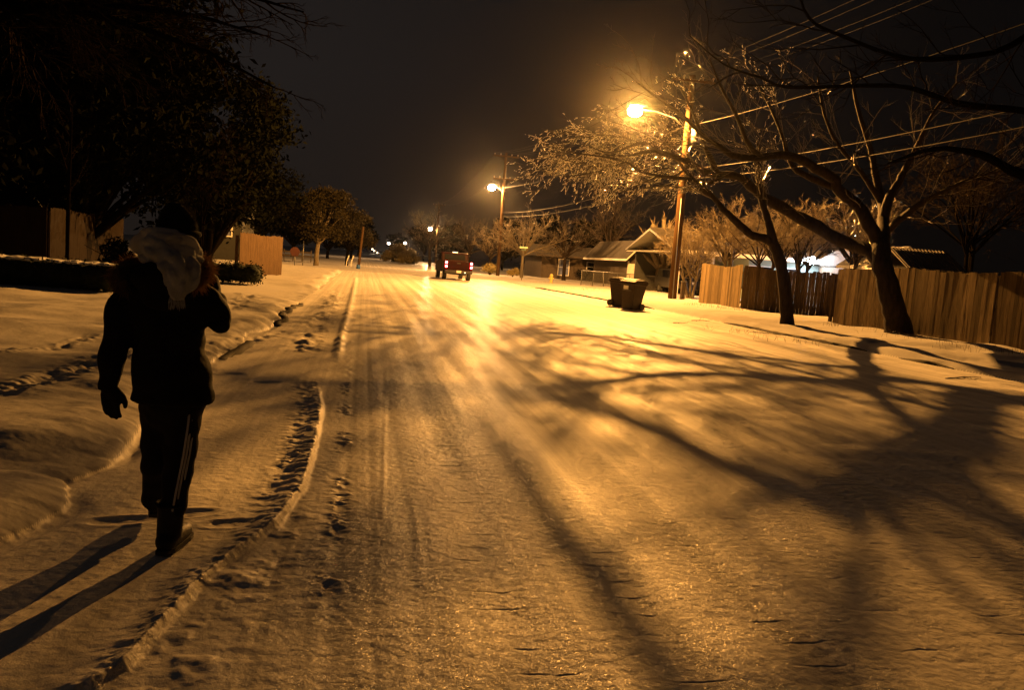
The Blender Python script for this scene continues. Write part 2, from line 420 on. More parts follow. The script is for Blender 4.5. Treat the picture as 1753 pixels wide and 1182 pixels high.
# --- third pole
p3b = Vector((at(745, 458, 175.0).x, 175.0, 0.1))
pole3 = empty('utility_pole', p3b, 'far utility pole with a small white lamp, rising straight behind the pickup', 'utility pole', 'street lamps along the right side of the road')
j3, top3 = street_lamp_parts(pole3, p3b, 12.6, LAMP3, M_pole, M_lamp3, pr=0.2, head=0.42)
c3 = crossarm(pole3, Vector((p3b.x, p3b.y-.2, 12.2)), 2.6, 0.0, M_pole)
lamp_light('lamp_light', LAMP3 - Vector((0,0,.05)), 32000, (1.0, 0.53, 0.20), 0.3, pole3)
# --- tiny far lamps
for (px, py, Y, rad, lab) in ((693.5, 416.5, 350, .62, 'tiny white street lamp over the bushes, just left of the far utility pole lamp'),
                             (665.5, 417, 352, .62, 'tiny white street lamp over the end of the road, the lone one above the bush'),
                             (637.6, 427, 560, .62, 'tiny pale lamp at the end of the road, top left of the cluster of three'),
                             (640.8, 429.5, 600, .55, 'tiny orange lamp at the end of the road, middle of the cluster of three'),
                             (645.7, 433, 640, .62, 'tiny pale lamp at the end of the road, lowest right of the cluster of three')):
    l = at(px, py, Y); base = Vector((l.x + 1.8, l.y, 0))
    r = empty('street_lamp', base, lab, 'street lamp', 'tiny far lamps at the end of the road')
    street_lamp_parts(r, base, l.z + .3, l, M_steel, M_lampf if Y < 400 else M_lampg, pr=.12, head=rad)
    lamp_light('lamp_light', l, 1200, (1, .75, .5), .3, r, False)

# --- wires
def wire(p, q, sag, label, r=0.014):
    p = Vector(p); q = Vector(q); n = 24
    pts = [p.lerp(q, i/n) - Vector((0, 0, 4*sag*(i/n)*(1-i/n))) for i in range(n+1)]
    o = MB().tube(pts, r, 5).build('overhead_wire', M_wire, None, True)
    return tag(o, label, 'wire', 'overhead wires between the utility poles')
p0 = Vector((p1b.x + .6, 0.0, 0.16))
P0x = [Vector((p0.x + k, p0.y, 12.0)) for k in (-1.1, -.53, .53, 1.1)]
for k, (a, b, c) in enumerate(zip(P0x, c1, c2)):
    nm = ('outermost over the road', 'second from the road', 'third from the road', 'farthest from the road')[k]
    wire(b, c, .9, f'thin wire between the nearest and second poles, top level, {nm}', .010)
    wire(a, b, .9, f'thin wire high over the branches at upper right, {nm}', .005)
for k, (b, c) in enumerate(zip(c2, c3)):
    if k in (0, 3): wire(b, c, 1.6, 'thin power wire from the second pole to the far pole, ' + ('road side' if k == 0 else 'house side'), .02)
for i, (z1, z2, z0, dx) in enumerate(((7.1, 6.5, 7.4, 0.0), (6.6, 6.1, 6.9, .05), (9.3, 9.0, 9.5, -.25))):
    nm = ('upper icy cable of the mid height pair', 'lower icy cable of the mid height pair', 'single icy cable below the lamp arms')[i]
    rr = (.018, .018, .010)[i]
    wire((p1b.x+dx-.22, p1b.y-.1, z1), (p2b.x+dx, p2b.y-.2, z2), .6, nm + ', nearest to second pole', rr)
    wire((p0.x+dx, p0.y, z0), (p1b.x+dx-.22, p1b.y-.3, z1), .7, nm + ', running right from the nearest pole', rr)
# pole behind the right frame edge that carries them
#EOF_PART1

# ------------------------------------------------------------------ ground and road: one height field, split into sheets
def kerbL(y): return -1.78 + 0.26*vn(y*0.55, 3.0+0*y) + 0.34*np.abs(vn(y*.85, 8.0+0*y)) + .07*fbm(y, 0*y+4, 3.1, 3) 
def kerbR(y): return 12.3 - 1.7*sm((y-30)/30) + 0.10*vn(y*0.5, 13.0+0*y) + .05*vn(y*2.1, 5.0+0*y)
RIDGE1 = [gr(*p) for p in ((150,1182),(205,1150),(330,1010),(400,950),(466,905),(515,838),(535,770),(549,700),(543,660))]
RIDGE2 = [gr(*p) for p in ((576,620),(586,570),(600,520),(607,490),(609,476))]
CRUMB = [gr(*p) for p in ((548,1182),(556,1060),(568,940),(583,860),(590,700),(596,620),(606,560))]
CLODS = [gr(*p) for p in ((520,600),(540,560),(556,530),(575,500))]
TRAILS = [([gr(*p, .15) for p in ((0,672),(100,650),(165,622),(225,600))], .10), ([gr(*p, .15) for p in ((0,606),(80,592),(170,570))], .06),
          ([gr(*p, .15) for p in ((395,530),(420,510),(430,500))], .16), ([gr(*p, .1) for p in ((360,600),(420,575),(480,560))], .10)]
def dpoly(x, y, P):
    best = np.full(x.shape, 1e9); side = np.zeros(x.shape)
    for a, b in zip(P[:-1], P[1:]):
        dx, dy = b.x-a.x, b.y-a.y; L2 = dx*dx+dy*dy
        t = np.clip(((x-a.x)*dx + (y-a.y)*dy)/L2, 0, 1)
        ex, ey = x-(a.x+t*dx), y-(a.y+t*dy); d = np.hypot(ex, ey)
        m = d < best; best = np.where(m, d, best)
        side = np.where(m, np.sign(dx*ey - dy*ex), side)     # +1 = left of the line
    return best, side
PRINTS = []
_r = random.Random(5)
for k in range(0):
    PRINTS.append((_r.uniform(-1.6, -0.5), _r.uniform(3.2, 9.0), _r.uniform(-.5, .3)))
for px, py in ((400, 898), (205, 893), (320, 880), (455, 655), (395, 640), (500, 600)): 
    g = gr(px, py); PRINTS.append((g.x, g.y, _r.uniform(-1.7, -1.2)))

def height(x, y):
    near = np.exp(-y/25)
    far = np.clip((64 - y)/4, 0, 1)                           # kerbs stop at the cross street
    drv = 1 - sm((y-23.2)/.8)*(1-sm((y-31)/1.0))              # driveway mouth on the left
    z = 0.02*fbm(x, y, .25, 3) + .004*fbm(x, y, 3.0, 3) + .0016*fbm(x, y, 26.0, 3)*np.clip((14-y)/6, 0, 1)
    # wheel lanes
    for cx, wd, dp in ((.30,.06,.004),(.72,.16,.014),(1.33,.16,.014),(1.02,.05,-.003),(1.91,.17,.012),(2.5,.17,.012),(3.15,.15,.01),(4.6,.2,.01),(5.3,.12,.008),(6.2,.2,.012),(7.7,.2,.012),(8.6,.15,.01),(9.8,.2,.01),
                       (-.05,.035,.003),(.1,.03,.003),(-.32,.03,.003)):
        wob = .05*vn(y*.12, cx*7+0*y)
        z = z - dp*np.exp(-((x-cx-wob)/wd)**2)
    # chain marks: short transverse cuts
    for i, cx in enumerate((.72, 1.33, 1.91, 2.5, 3.1, 3.7)):
        ph = y/0.20 + .35*i + .25*vn(y*1.3, i*9.7+0*y) + .12*vn(x*6, y*2)
        cell = np.floor(ph); amp = np.clip(_T[(cell.astype(int)*7+i*31) & 255, 11]*2.2-.15, 0, 1)
        fr = ph - cell - .5
        off = (_T[(cell.astype(int)*13+i*5) & 255, 77]-.5)*.16
        jg = fr + .10*vn(x*11, y*3+i) + .05*vn(x*31, y*9); z = z - .0034*amp*np.exp(-(jg/.022)**2)*np.exp(-((x-cx-off)/(.07+.05*amp))**4)*np.clip(.9+1.6*vn(x*14, y*9), 0, 2)*np.clip((22-y)/10, 0, 1)
    # wind ripples on the right half
    rp = np.sin(y*9 + 5*fbm(x, y, .7, 3)) * np.clip(fbm(x, y, .5, 2)*3, 0, 1)
    z = z + .004*rp*sm((x-2)/3)
    # ploughed ridges
    d, sd = dpoly(x, y, RIDGE1); wv = .03*fbm(x, y, 6, 3)
    h1 = np.where(sd > 0, np.exp(-(d/(.10+wv))**2)*.9, np.exp(-(d/.026)**2))*(.85+.4*vn(x*3, y*3))*sm((RIDGE1[-1].y+.3-y)/1.6)
    z = z + .046*h1*(1+.4*fbm(x, y, 5, 3)) + .014*h1*fbm(x, y, 24, 3)
    z = z + .022*np.exp(-((d-.11)/.14)**2)*(sd > 0)*fbm(x, y, 14, 3)*1.2*sm((y-4.0)/2)
    z = z + .016*np.exp(-((d-.15)/.2)**2)*(sd < 0)*np.clip(fbm(x, y, 6, 3), 0, 1)*2.0*(1-sm((y-4.2)/1.5))
    d, sd = dpoly(x, y, RIDGE2)
    z = z + .050*np.exp(-(d/.07)**2)*(1+.9*fbm(x, y, 6, 3))*sm((y-RIDGE2[0].y+.5)/2.0)
    d, sd = dpoly(x, y, CRUMB)
    z = z + .014*np.exp(-(d/.06)**2)*np.clip(fbm(x, y, 16, 3), -.3, 1)*2*sm(fbm(x, y, 2.2, 2)*3+.6)
    d, sd = dpoly(x, y, CLODS)
    z = z + .05*np.exp(-(d/.32)**2)*np.clip(fbm(x, y, 3.5, 4), -.2, 1)*2
    # long thin sled or bicycle lines
    for xa, ya, xb, yb in ((428,1050,490,920),(440,1050,500,935),(505,985,512,945),(745,1180,715,890),(728,1180,708,870),(655,900,662,620)):
        a, b = gr(xa, ya), gr(xb, yb)
        d, _ = dpoly(x, y, [a, b]); z = z + (.0016*np.exp(-(d/.012)**2) - .0010*np.exp(-((d-.03)/.016)**2))*(.4+1.6*np.clip(vn(x*2, y*1.7)+.4, 0, 1))
    # footprints
    for fx, fy, an in PRINTS:
        c, s_ = math.cos(an), math.sin(an); u = (x-fx)*c+(y-fy)*s_; v = -(x-fx)*s_+(y-fy)*c
        rr = (u/.065)**2 + (v/.15)**2
        z = z - .013*np.exp(-rr**2)*(1+.8*fbm(x, y, 12, 2)) + .004*np.exp(-((np.sqrt(rr)-1.3)/.3)**2)
    # left bank of pillowy snow, with an undercut kerb line
    kl = kerbL(y); t = (kl - x)
    bulge = .05*np.exp(-((t-.22)/.2)**2)*(1+1.2*vn(y*1.6, 2+0*y))
    wr = .70+.5*vn(y*.7, 61+0*y); tt = np.clip(t/wr, 0, 1); bank = (.115+.06*vn(y*1.1, 55+0*y))*np.sqrt(1-(1-tt)**2+1e-9)*sm(t/.03) + .04*sm(t/.9) + .5*bulge*sm(t/.3) + .07*fbm(x, y, .55, 4)*sm(t/.6) + .10*sm((t-1)/6)
    gut = -.05*np.exp(-((t+.04)/.06)**2)*np.clip(.4+1.6*vn(y*1.1, 40+0*y), 0, 1)
    lane = .13*sm(t/3.0)
    z = z + far*np.where(t > -.6, drv*(bank + gut) + (1-drv)*lane, 0)
    for P, wd in TRAILS:
        d, _ = dpoly(x, y, P)
        z = z + .07*np.exp(-(d/(wd*2.2))**2)*fbm(x, y, 7, 3) - .02*np.exp(-(d/wd)**2)
    # small lumps on the kerb pillows
    z = z + .05*sm(t/.15)*np.exp(-((t-.35)/.45)**2)*fbm(x, y, 1.7, 3)*(y > 5)
    # right kerb, verge
    t = x - kerbR(y)
    br = .15*sm(t/(.10+.008*y))*(1+.5*vn(y*.8, 70+0*y)) + .07*fbm(x, y, .6, 4)*sm(t/.8) + .05*sm((t-.8)/3)
    br = br - .035*np.exp(-((t+.04)/.06)**2)
    z = z + far*np.where(t > -.6, br, 0)
    z = z + .02*np.exp(-((t+1.0)/.8)**2)*fbm(x, y, 2.5, 4)      # churned snow at the right edge
    z = z + .05*np.exp(-((t-1.5)/.5)**2)*np.clip(fbm(x, y, 1.4, 4), -1, .1)*(y < 45)
    z = z + .025*sm((y-62)/6)*fbm(x, y, .4, 3)
    return z

NC = 1000
Yr = np.concatenate([np.geomspace(1.3, 2.6, 40)[:-1], np.geomspace(2.6, 10, 860)[:-1], np.geomspace(10, 150, 480)]); NR = len(Yr)
uu = np.linspace(-1, 1, NC); uu = uu*(1+.0*uu)
U = np.interp(np.linspace(0, 1, NC), [0, .12, .88, 1], [-.82, -.52, .86, 1.15])
Yg, Ug = np.meshgrid(Yr, U, indexing='ij')
Xg = Ug*(Yg + .6)
Zg = height(Xg, Yg)
Zg = Zg + Zg*0
V = np.stack([Xg, Yg, Zg], -1).reshape(-1, 3)
idx = np.arange(NR*NC).reshape(NR, NC)
F = np.stack([idx[:-1, :-1], idx[:-1, 1:], idx[1:, 1:], idx[1:, :-1]], -1).reshape(-1, 4)
fc = V[F].mean(1)
kl = kerbL(fc[:, 1]); kr = kerbR(fc[:, 1])
isroad = ((fc[:, 0] > kl-.02) & (fc[:, 0] < kr+.02) & (fc[:, 1] < 64)) | ((fc[:, 1] >= 84) & (fc[:, 0] > kl) & (fc[:, 0] < kr))
iscross = (fc[:, 1] >= 64) & (fc[:, 1] < 84)
def sub(name, sel, m, label=None):
    f = F[sel]; used, inv = np.unique(f, return_inverse=True)
    me = np_mesh(name, V[used], inv.reshape(-1, 4)); o = mesh_obj(name, me, m, None, True)
    return tag(o, kind='structure')
sub('road', isroad, M_road); sub('cross_street', iscross, M_snow)
sub('snowy_ground', ~(isroad | iscross), M_snow)
# the land beyond and behind, one coarse sheet under the near ones
xs = np.concatenate([-np.geomspace(1500, 20, 18), np.linspace(-15, 15, 11), np.geomspace(20, 1500, 18)])
ys = np.concatenate([np.linspace(-60, 140, 21), np.geomspace(150, 1800, 20)])
XX, YY = np.meshgrid(xs, ys, indexing='ij')
ZZ = np.full(XX.shape, -.14); ZZ[YY > 145] = 0.0
ii = np.arange(XX.size).reshape(XX.shape)
FF = np.stack([ii[:-1, :-1], ii[1:, :-1], ii[1:, 1:], ii[:-1, 1:]], -1).reshape(-1, 4)
tag(mesh_obj('ground', np_mesh('ground', np.stack([XX, YY, ZZ], -1).reshape(-1, 3), FF), M_snow, None, True), kind='structure')

# broken kerb strips of bare wet concrete, kerb-line shade darkened into their colour
M_kerb = mat('wet_shaded_kerb_concrete', (.030, .026, .022), .8, .3, 12, .4, 60, spec=.1)
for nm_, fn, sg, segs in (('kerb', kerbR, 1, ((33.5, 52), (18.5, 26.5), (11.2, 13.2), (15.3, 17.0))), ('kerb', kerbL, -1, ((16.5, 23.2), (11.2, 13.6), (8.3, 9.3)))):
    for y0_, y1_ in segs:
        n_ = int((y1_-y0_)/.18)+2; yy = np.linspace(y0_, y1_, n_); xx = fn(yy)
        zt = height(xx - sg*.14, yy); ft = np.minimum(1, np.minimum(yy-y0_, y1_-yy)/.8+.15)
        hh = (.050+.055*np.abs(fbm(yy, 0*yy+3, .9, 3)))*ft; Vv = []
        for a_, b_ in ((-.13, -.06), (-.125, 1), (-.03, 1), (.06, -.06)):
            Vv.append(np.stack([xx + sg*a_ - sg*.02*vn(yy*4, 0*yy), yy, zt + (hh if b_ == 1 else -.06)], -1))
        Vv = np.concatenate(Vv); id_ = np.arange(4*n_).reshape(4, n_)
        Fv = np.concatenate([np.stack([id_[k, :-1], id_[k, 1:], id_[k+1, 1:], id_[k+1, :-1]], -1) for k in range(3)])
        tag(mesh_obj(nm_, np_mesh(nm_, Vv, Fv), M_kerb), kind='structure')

def gz(x, y): return float(height(np.array([float(x)]), np.array([float(y)]))[0])

# ------------------------------------------------------------------ trees
def tubes_np(paths, n):
    """paths: list of (k,4) arrays, all the same k"""
    P = np.asarray(paths, dtype=np.float64); N, k, _ = P.shape
    C = P[:, :, :3]; Rr = P[:, :, 3]
    T = np.empty_like(C); T[:, 1:-1] = C[:, 2:]-C[:, :-2]; T[:, 0] = C[:, 1]-C[:, 0]; T[:, -1] = C[:, -1]-C[:, -2]
    T /= np.linalg.norm(T, axis=2, keepdims=True)+1e-9
    D = C[:, -1]-C[:, 0]; ref = np.zeros_like(D); ref[np.arange(N), np.abs(D).argmin(1)] = 1
    Ux = np.cross(T, ref[:, None, :]); Ux /= np.linalg.norm(Ux, axis=2, keepdims=True)+1e-9
    Vx = np.cross(T, Ux)
    th = 2*PI*np.arange(n)/n
    ring = C[:, :, None, :] + Rr[:, :, None, None]*(Ux[:, :, None, :]*np.cos(th)[None, None, :, None] + Vx[:, :, None, :]*np.sin(th)[None, None, :, None])
    V = ring.reshape(-1, 3)
    id_ = np.arange(N*k*n).reshape(N, k, n)
    a = id_[:, :-1, :]; b = np.roll(a, -1, 2); d = id_[:, 1:, :]; c = np.roll(d, -1, 2)
    return V, np.stack([a, b, c, d], -1).reshape(-1, 4)
def paths_mesh(name, paths, n):
    by = {}
    for p in paths: by.setdefault(len(p), []).append(p)
    Vs = []; Fs = []; o = 0
    for k, ps in by.items():
        v, f = tubes_np(ps, n); Vs.append(v); Fs.append(f+o); o += len(v)
    return np_mesh(name, np.concatenate(Vs), np.concatenate(Fs))

def smooth_path(pts, rs, k):
    """Catmull-Rom through control points"""
    P = np.array([list(p)+[r] for p, r in zip(pts, rs)]); n = len(P)
    Q = np.vstack([2*P[0]-P[1], P, 2*P[-1]-P[-2]])
    out = []
    for i in range(n-1):
        p0, p1, p2, p3 = Q[i:i+4]
        m = max(2, k)
        for j in range(m):
            t = j/m
            out.append(.5*((2*p1)+(-p0+p2)*t+(2*p0-5*p1+4*p2-p3)*t*t+(-p0+3*p1-3*p2+p3)*t**3))
    out.append(P[-1]); return np.array(out)

class Tree:
    def __init__(s, seed): s.r = np.random.RandomState(seed); s.limbs = []; s.twigs = []
    def limb(s, pts, rs, k=5, bump=.02):
        p = smooth_path(pts, rs, k)
        p[1:-1, :3] += (s.r.rand(len(p)-2, 3)-.5)*bump*2*(p[1:-1, 3:4]*6)
        s.limbs.append(p); return p
    def sprout(s, path, n, L, rad, lev, bias=(0, 0, .1), spread=.9, t0=.15, droop=0., fat=None, nchild=(5, 4, 3), ratio=.55, leaf=None):
        """n branches leaving path, recursing lev times"""
        r = s.r; k = len(path); seg = np.linalg.norm(np.diff(path[:, :3], axis=0), axis=1)
        cum = np.concatenate([[0], np.cumsum(seg)])/seg.sum()
        for i in range(n):
            t = t0 + (1-t0)*(i + r.rand())/n
            j = min(np.searchsorted(cum, t)-1, k-2); j = max(j, 0)
            f = (t-cum[j])/(cum[j+1]-cum[j]+1e-9)
            b = path[j]*(1-f)+path[j+1]*f
            ax = path[j+1, :3]-path[j, :3]; ax /= np.linalg.norm(ax)+1e-9
            q = r.randn(3); q -= ax*q.dot(ax); q /= np.linalg.norm(q)+1e-9
            ang = spread*(.6+.7*r.rand())
            d = ax*math.cos(ang)+q*math.sin(ang)+np.array(bias)*(.5+r.rand()); d /= np.linalg.norm(d)
            l = L*(.55+.75*r.rand())*(1.0-.45*t)
            m = 6 if lev > 0 else 5
            r0 = min(rad*(.7+.5*r.rand()), b[3]*.85)
            pts = np.empty((m, 4)); c = b[:3].copy(); dd = d.copy()
            for a in range(m):
                tt = a/(m-1); pts[a, :3] = c; pts[a, 3] = r0*(1-.74*tt)+.0012
                dd = dd + r.randn(3)*.17 + np.array([0, 0, -droop]) + np.array(bias)*.10
                dd /= np.linalg.norm(dd); c = c + dd*l/(m-1)
            (s.limbs if (lev > 1 and r0 > .03) else s.twigs).append(pts)
            if leaf is not None and lev == 0: leaf.append(pts)
            if lev > 0:
                s.sprout(pts, nchild[min(lev-1, len(nchild)-1)], l*ratio, r0*.58, lev-1, bias, spread*.95, .2, droop, None, nchild, ratio, leaf)
    def build(s, root, mb, mt, n1=10, n2=3, part='crown'):
        for p in s.limbs:
            if p[0, 3] > .05: p[2:, 3] *= 1 + .16*(s.r.rand(len(p)-2)-.45)
        t = mesh_obj('trunk', paths_mesh('trunk', s.limbs, n1), mb, root, True)
        c = None
        if s.twigs: c = mesh_obj(part, paths_mesh(part, s.twigs, n2), mt, root, True)
        return t, c

def pl(pxs, Ys): return [at(p[0], p[1], y) for p, y in zip(pxs, Ys)]
def lin(a, b, n): return [a + (b-a)*i/(n-1) for i in range(n)]

# --- the big tree
BT = at(1538, 568, 23.4); BT.z -= .03
big = empty('bare_tree', BT, 'big bare tree against the right fence, icy limbs arching left over the road', 'tree', 'bare trees along the right verge')
T = Tree(11)
T.limb([BT+Vector((.05,0,-.5)), BT+Vector((0,0,.02)), at(1527,520,23.4), at(1512,462,23.6), at(1508,425,24.0), at(1512,395,24.6), at(1510,350,26.1), at(1500,305,26.4), at(1490,255,26.8), at(1470,190,27), at(1455,120,27)],
       [.60,.44,.34,.31,.27,.20,.15,.12,.09,.07,.03], 5, .012)
A = T.limb(pl([(1512,470),(1497,437),(1465,421),(1430,407),(1384,380),(1350,362),(1309,338),(1284,318),(1269,305),(1251,300),(1214,297),(1185,281),(1158,269),(1134,262),(1120,258),(1111,259),(1101,261),(1089,264),(1074,266),(1053,266),(1020,262)],
          [23.8,24.2,25.0,25.7,26.3,26.6,26.5,26.8,27,27.3,27.6,27.4,27,26.5,26.3,26.4,26.8,27.2,27.7,28.1,28.6]), [.24,.23,.22,.21,.20,.19,.17,.155,.14,.13,.115,.10,.09,.08,.07,.062,.055,.048,.040,.03,.018], 3)
A2 = T.limb(pl([(1240,300),(1209,314),(1172,306),(1128,301),(1095,292),(1071,277),(1030,268),(985,262),(945,252)], [27.4,27.2,27.1,27.3,27.5,27.7,27.6,28,28.4]), [.085,.075,.065,.055,.048,.04,.03,.02,.012], 4)
A6 = T.limb(pl([(1134,262),(1110,247),(1094,244),(1088,247),(1080,250),(1072,253),(1061,258),(1044,261),(1033,260),(1008,250)], [26.5,25.4,25.0,25.2,25.6,26.1,26.8,27.5,27.6,28]), [.022,.024,.034,.042,.044,.042,.038,.034,.028,.012], 3)
A7 = T.limb(pl([(1185,281),(1155,300),(1119,304),(1064,292),(1017,283),(979,277),(940,262)], [27.4,28.6,29.6,32,31.3,30.9,31.2]), [.05,.045,.04,.032,.026,.018,.010], 4)
A8 = T.limb(pl([(1134,262),(1128,254),(1133,248),(1138,243)], [26.5,25.5,25.1,25.0]), [.03,.022,.015,.008], 3)
A9 = T.limb(pl([(1185,281),(1159,257),(1113,233),(1070,215),(1035,205)], [27.4,29,30.5,31,31.5]), [.035,.028,.022,.014,.008], 4)
A3 = T.limb(pl([(1229,298),(1216,270),(1205,248),(1198,225),(1185,190),(1165,150)], [27.6,27.7,28,28.2,28.5,28.8]), lin(.11,.03,6), 4)
A4 = T.limb(pl([(1071,277),(1035,290),(990,300),(950,300),(920,288)], [27.7,28.5,29.6,30.4,31.2]), lin(.030,.008,5), 4)
A5 = T.limb(pl([(1128,301),(1090,318),(1060,330),(1035,325)], [27.3,28.2,29,29.6]), lin(.030,.008,4), 4)
B = T.limb(pl([(1508,430),(1488,385),(1470,355),(1458,344),(1434,323),(1428,305),(1397,289),(1367,271),(1336,265),(1300,270),(1260,268),(1245,261),(1231,250),(1205,233),(1170,200),(1130,170),(1090,140)],
          [24.1,24.4,24.7,24.9,25,24.9,24.8,24.7,24.6,24.5,24.4,24.4,24.4,24.5,24.6,24.8,25]), lin(.22,.03,17), 3)
B2 = T.limb(pl([(1434,323),(1400,310),(1365,292),(1350,270),(1340,235),(1322,190),(1300,150)], [25,25.3,25.5,25.7,26,26.4,26.8]), lin(.12,.03,7), 4)
B3 = T.limb(pl([(1300,270),(1278,240),(1262,200),(1235,150),(1215,100)], [24.5,24.2,23.8,23.5,23.2]), lin(.09,.02,5), 4)
C = T.limb(pl([(1512,390),(1520,345),(1540,310),(1555,280),(1575,240),(1600,190),(1640,140)], [25.2,25.2,25.2,25.2,25,24.8,24.5]), lin(.17,.03,7), 4)
D = T.limb(pl([(1510,350),(1485,310),(1462,280),(1430,240),(1410,190),(1400,130)], [26.1,26,25.8,25.5,25.2,25]), lin(.10,.03,6), 4)
E = T.limb(pl([(1513,400),(1560,360),(1610,330),(1680,300),(1750,285)], [25.7,24.5,23.5,22.5,21.8]), lin(.13,.03,5), 4)
Gl = T.limb(pl([(1185,279),(1150,285),(1110,265),(1060,245),(1010,235),(960,228)], [27.6,29,30,31,32,33]), lin(.04,.010,6), 4)
TW = .33
lw = (-.25, .05, -.12)
rr_ = random.Random(9)
for k in range(15):                                # long fine boughs reaching towards the lamp
    src = (A2, A, Gl, A5, A4, B)[k % 6]; q = src[int(len(src)*rr_.uniform(.45, .92))]
    s0 = Vector(q[:3]); px = rr_.uniform(925, 1180); py = rr_.uniform(225, 335) - max(0, px-1110)*.3
    e_ = at(px, py, rr_.uniform(29, 39))
    L = T.limb([s0, s0.lerp(e_, .35)+Vector((0,0,.5)), s0.lerp(e_, .7)+Vector((0,0,.45)), e_], [.020, .016, .012, .006], 4, .04)
    T.sprout(L, 16, 1.4, .012, 1, (-.2, .05, -.25), .7, .2, .06, nchild=(6,), ratio=.55)
for P, n in ((A2, 22), (A4, 14), (A5, 12), (Gl, 16), (A7, 16), (A9, 10)):
    T.sprout(P, n, 1.9, TW*.022, 2, lw, .75, .1, .03, nchild=(5, 4), ratio=.5)
T.sprout(A[33:], 30, 2.0, TW*.03, 2, (-.2, .1, -.02), .8, .1, .02, nchild=(5, 4), ratio=.5)
T.sprout(A[:30], 9, 1.8, TW*.03, 2, (-.1, 0, .25), .8, .3, 0, nchild=(5, 4), ratio=.5)
T.sprout(A3, 12, 2.2, TW*.03, 2, (-.2, .1, .1), .8, .2, 0, nchild=(5, 4), ratio=.5)
T.sprout(B[20:], 34, 2.6, TW*.03, 2, (-.25, .05, .05), .8, .1, 0, nchild=(5, 4), ratio=.5)
T.sprout(B[:20], 8, 2.2, TW*.04, 2, (0, 0, .3), .8, .3, 0, nchild=(4, 4), ratio=.5)
for P in (B2, B3, D): T.sprout(P, 14, 2.6, TW*.035, 2, (-.1, 0, .2), .8, .2, 0, nchild=(5, 4), ratio=.5)
for P in (C, E): T.sprout(P, 12, 3.0, TW*.04, 2, (.1, -.05, .15), .8, .2, 0, nchild=(5, 4), ratio=.5)
M_ice = mat('clear_ice_sleeves', (.55, .53, .50), .2, .1, 20, 0, spec=1.0, coat=1.0)
icy(M_ice, (1, .98, .95), .5)
def ice_sleeves(T, root, reach, seed, frac):
    """ice frozen in short sleeves round the outer twigs"""
    r = np.random.RandomState(seed); out = []
    for p in T.twigs + [q for q in T.limbs if q[0, 3] < .03]:
        for k in range(1, len(p)-1):
            c = p[k, :3]
            if np.linalg.norm(c-np.array(LAMP1)) > reach or r.rand() > frac: continue
            a, b = p[k], p[k+1]; L = np.linalg.norm(b[:3]-a[:3]); f = min(1.0, r.uniform(.10, .26)/max(L, .01))
            e_ = a + (b-a)*f; m = (a+e_)/2; m[:3] += r.randn(3)*.006; R0 = r.uniform(.007, .0135)
            o_ = np.array([a, m, e_]); o_[:, 3] = (R0*.6, R0, R0*.5); out.append(o_)
    if out: mesh_obj('ice_sleeves', paths_mesh('ice_sleeves', out, 5), M_ice, root, True)
T.build(big, M_bark, M_twig, 12, 3)
ice_sleeves(T, big, 17.0, 1, .34)

# --- the forked tree left of it
FT = at(1347, 553, 25.8)
fk = empty('bare_tree', FT, 'slim forked bare tree standing on the snow in front of the recessed dark fence', 'tree', 'bare trees along the right verge')
T = Tree(5); y0 = FT.y
T.limb([FT-Vector((0,0,.3)), FT+Vector((0,0,.05)), at(1344,500,y0), at(1336,450,y0), at(1323,414,y0), at(1318,390,y0), at(1311,366,y0+.2), at(1303,338,y0+.3), at(1297,300,y0+.5), at(1300,250,y0+.8)], [.27,.23,.20,.19,.17,.13,.11,.10,.07,.03], 4, .01)
F1 = T.limb(pl([(1325,420),(1314,410),(1290,404),(1274,392),(1254,374),(1234,354),(1220,336),(1203,323),(1181,301),(1163,279),(1150,262),(1130,235)], [y0,y0,y0+.1,y0+.3,y0+.5,y0+.8,y0+1,y0+1.2,y0+1.5,y0+1.8,y0+2,y0+2.4]), lin(.16,.03,12), 3)
F2 = T.limb(pl([(1220,336),(1195,325),(1170,322),(1135,318),(1100,322)], [y0+1,y0+1.5,y0+2,y0+2.6,y0+3]), lin(.06,.015,5), 4)
T.sprout(F1[14:], 20, 1.6, .022, 2, (-.2, .1, 0), .8, .1, .02, nchild=(5, 4), ratio=.5)
T.sprout(F2, 12, 1.2, .018, 2, (-.2, .1, -.1), .8, .1, .02, nchild=(5, 4), ratio=.5)
T.sprout(T.limbs[0][22:], 14, 1.8, .03, 2, (0, 0, .2), .8, .1, 0, nchild=(5, 4), ratio=.5)
T.build(fk, M_bark, M_twig, 10, 3)
ice_sleeves(T, fk, 19, 2, .22)

# --- tree out of the frame on the right whose limbs reach in
rt = empty('bare_tree', (19.5, 14.5, .15), 'near dark bare tree whose limbs reach in high from the right edge', 'tree', 'bare trees along the right verge')
T = Tree(21)
T.limb([(19.5,14.5,-.2),(19.4,14.6,1.5),(19.0,14.8,3.2),(18.8,15,5.0),(18.6,15.3,7.5),(18.4,15.6,10)], [.55,.45,.38,.30,.18,.08], 5, .01)
R1 = T.limb([Vector((19,14.8,3.6)), at(1900,210,15.5)] + pl([(1753,189),(1641,177),(1565,152),(1504,146),(1352,149),(1306,134),(1240,110),(1180,60)], [16,16.4,16.8,17,17.4,17.6,17.8,18]), [.14,.10,.07,.06,.05,.045,.036,.03,.02,.012], 4)
R2 = T.limb([Vector((18.9,15,4.6)), at(1850,60,14.5)] + pl([(1700,90),(1560,100),(1440,60),(1385,30),(1360,-40)], [14.5,14.6,14.8,15,15.2]), [.10,.07,.05,.04,.035,.025,.015], 4)
R3 = T.limb([Vector((19,14.8,3.2)), at(1900,330,16)] + pl([(1753,300),(1680,265),(1600,255),(1520,280)], [17.5,18.5,19.5,20.5]), [.2,.16,.12,.09,.06,.03], 4)
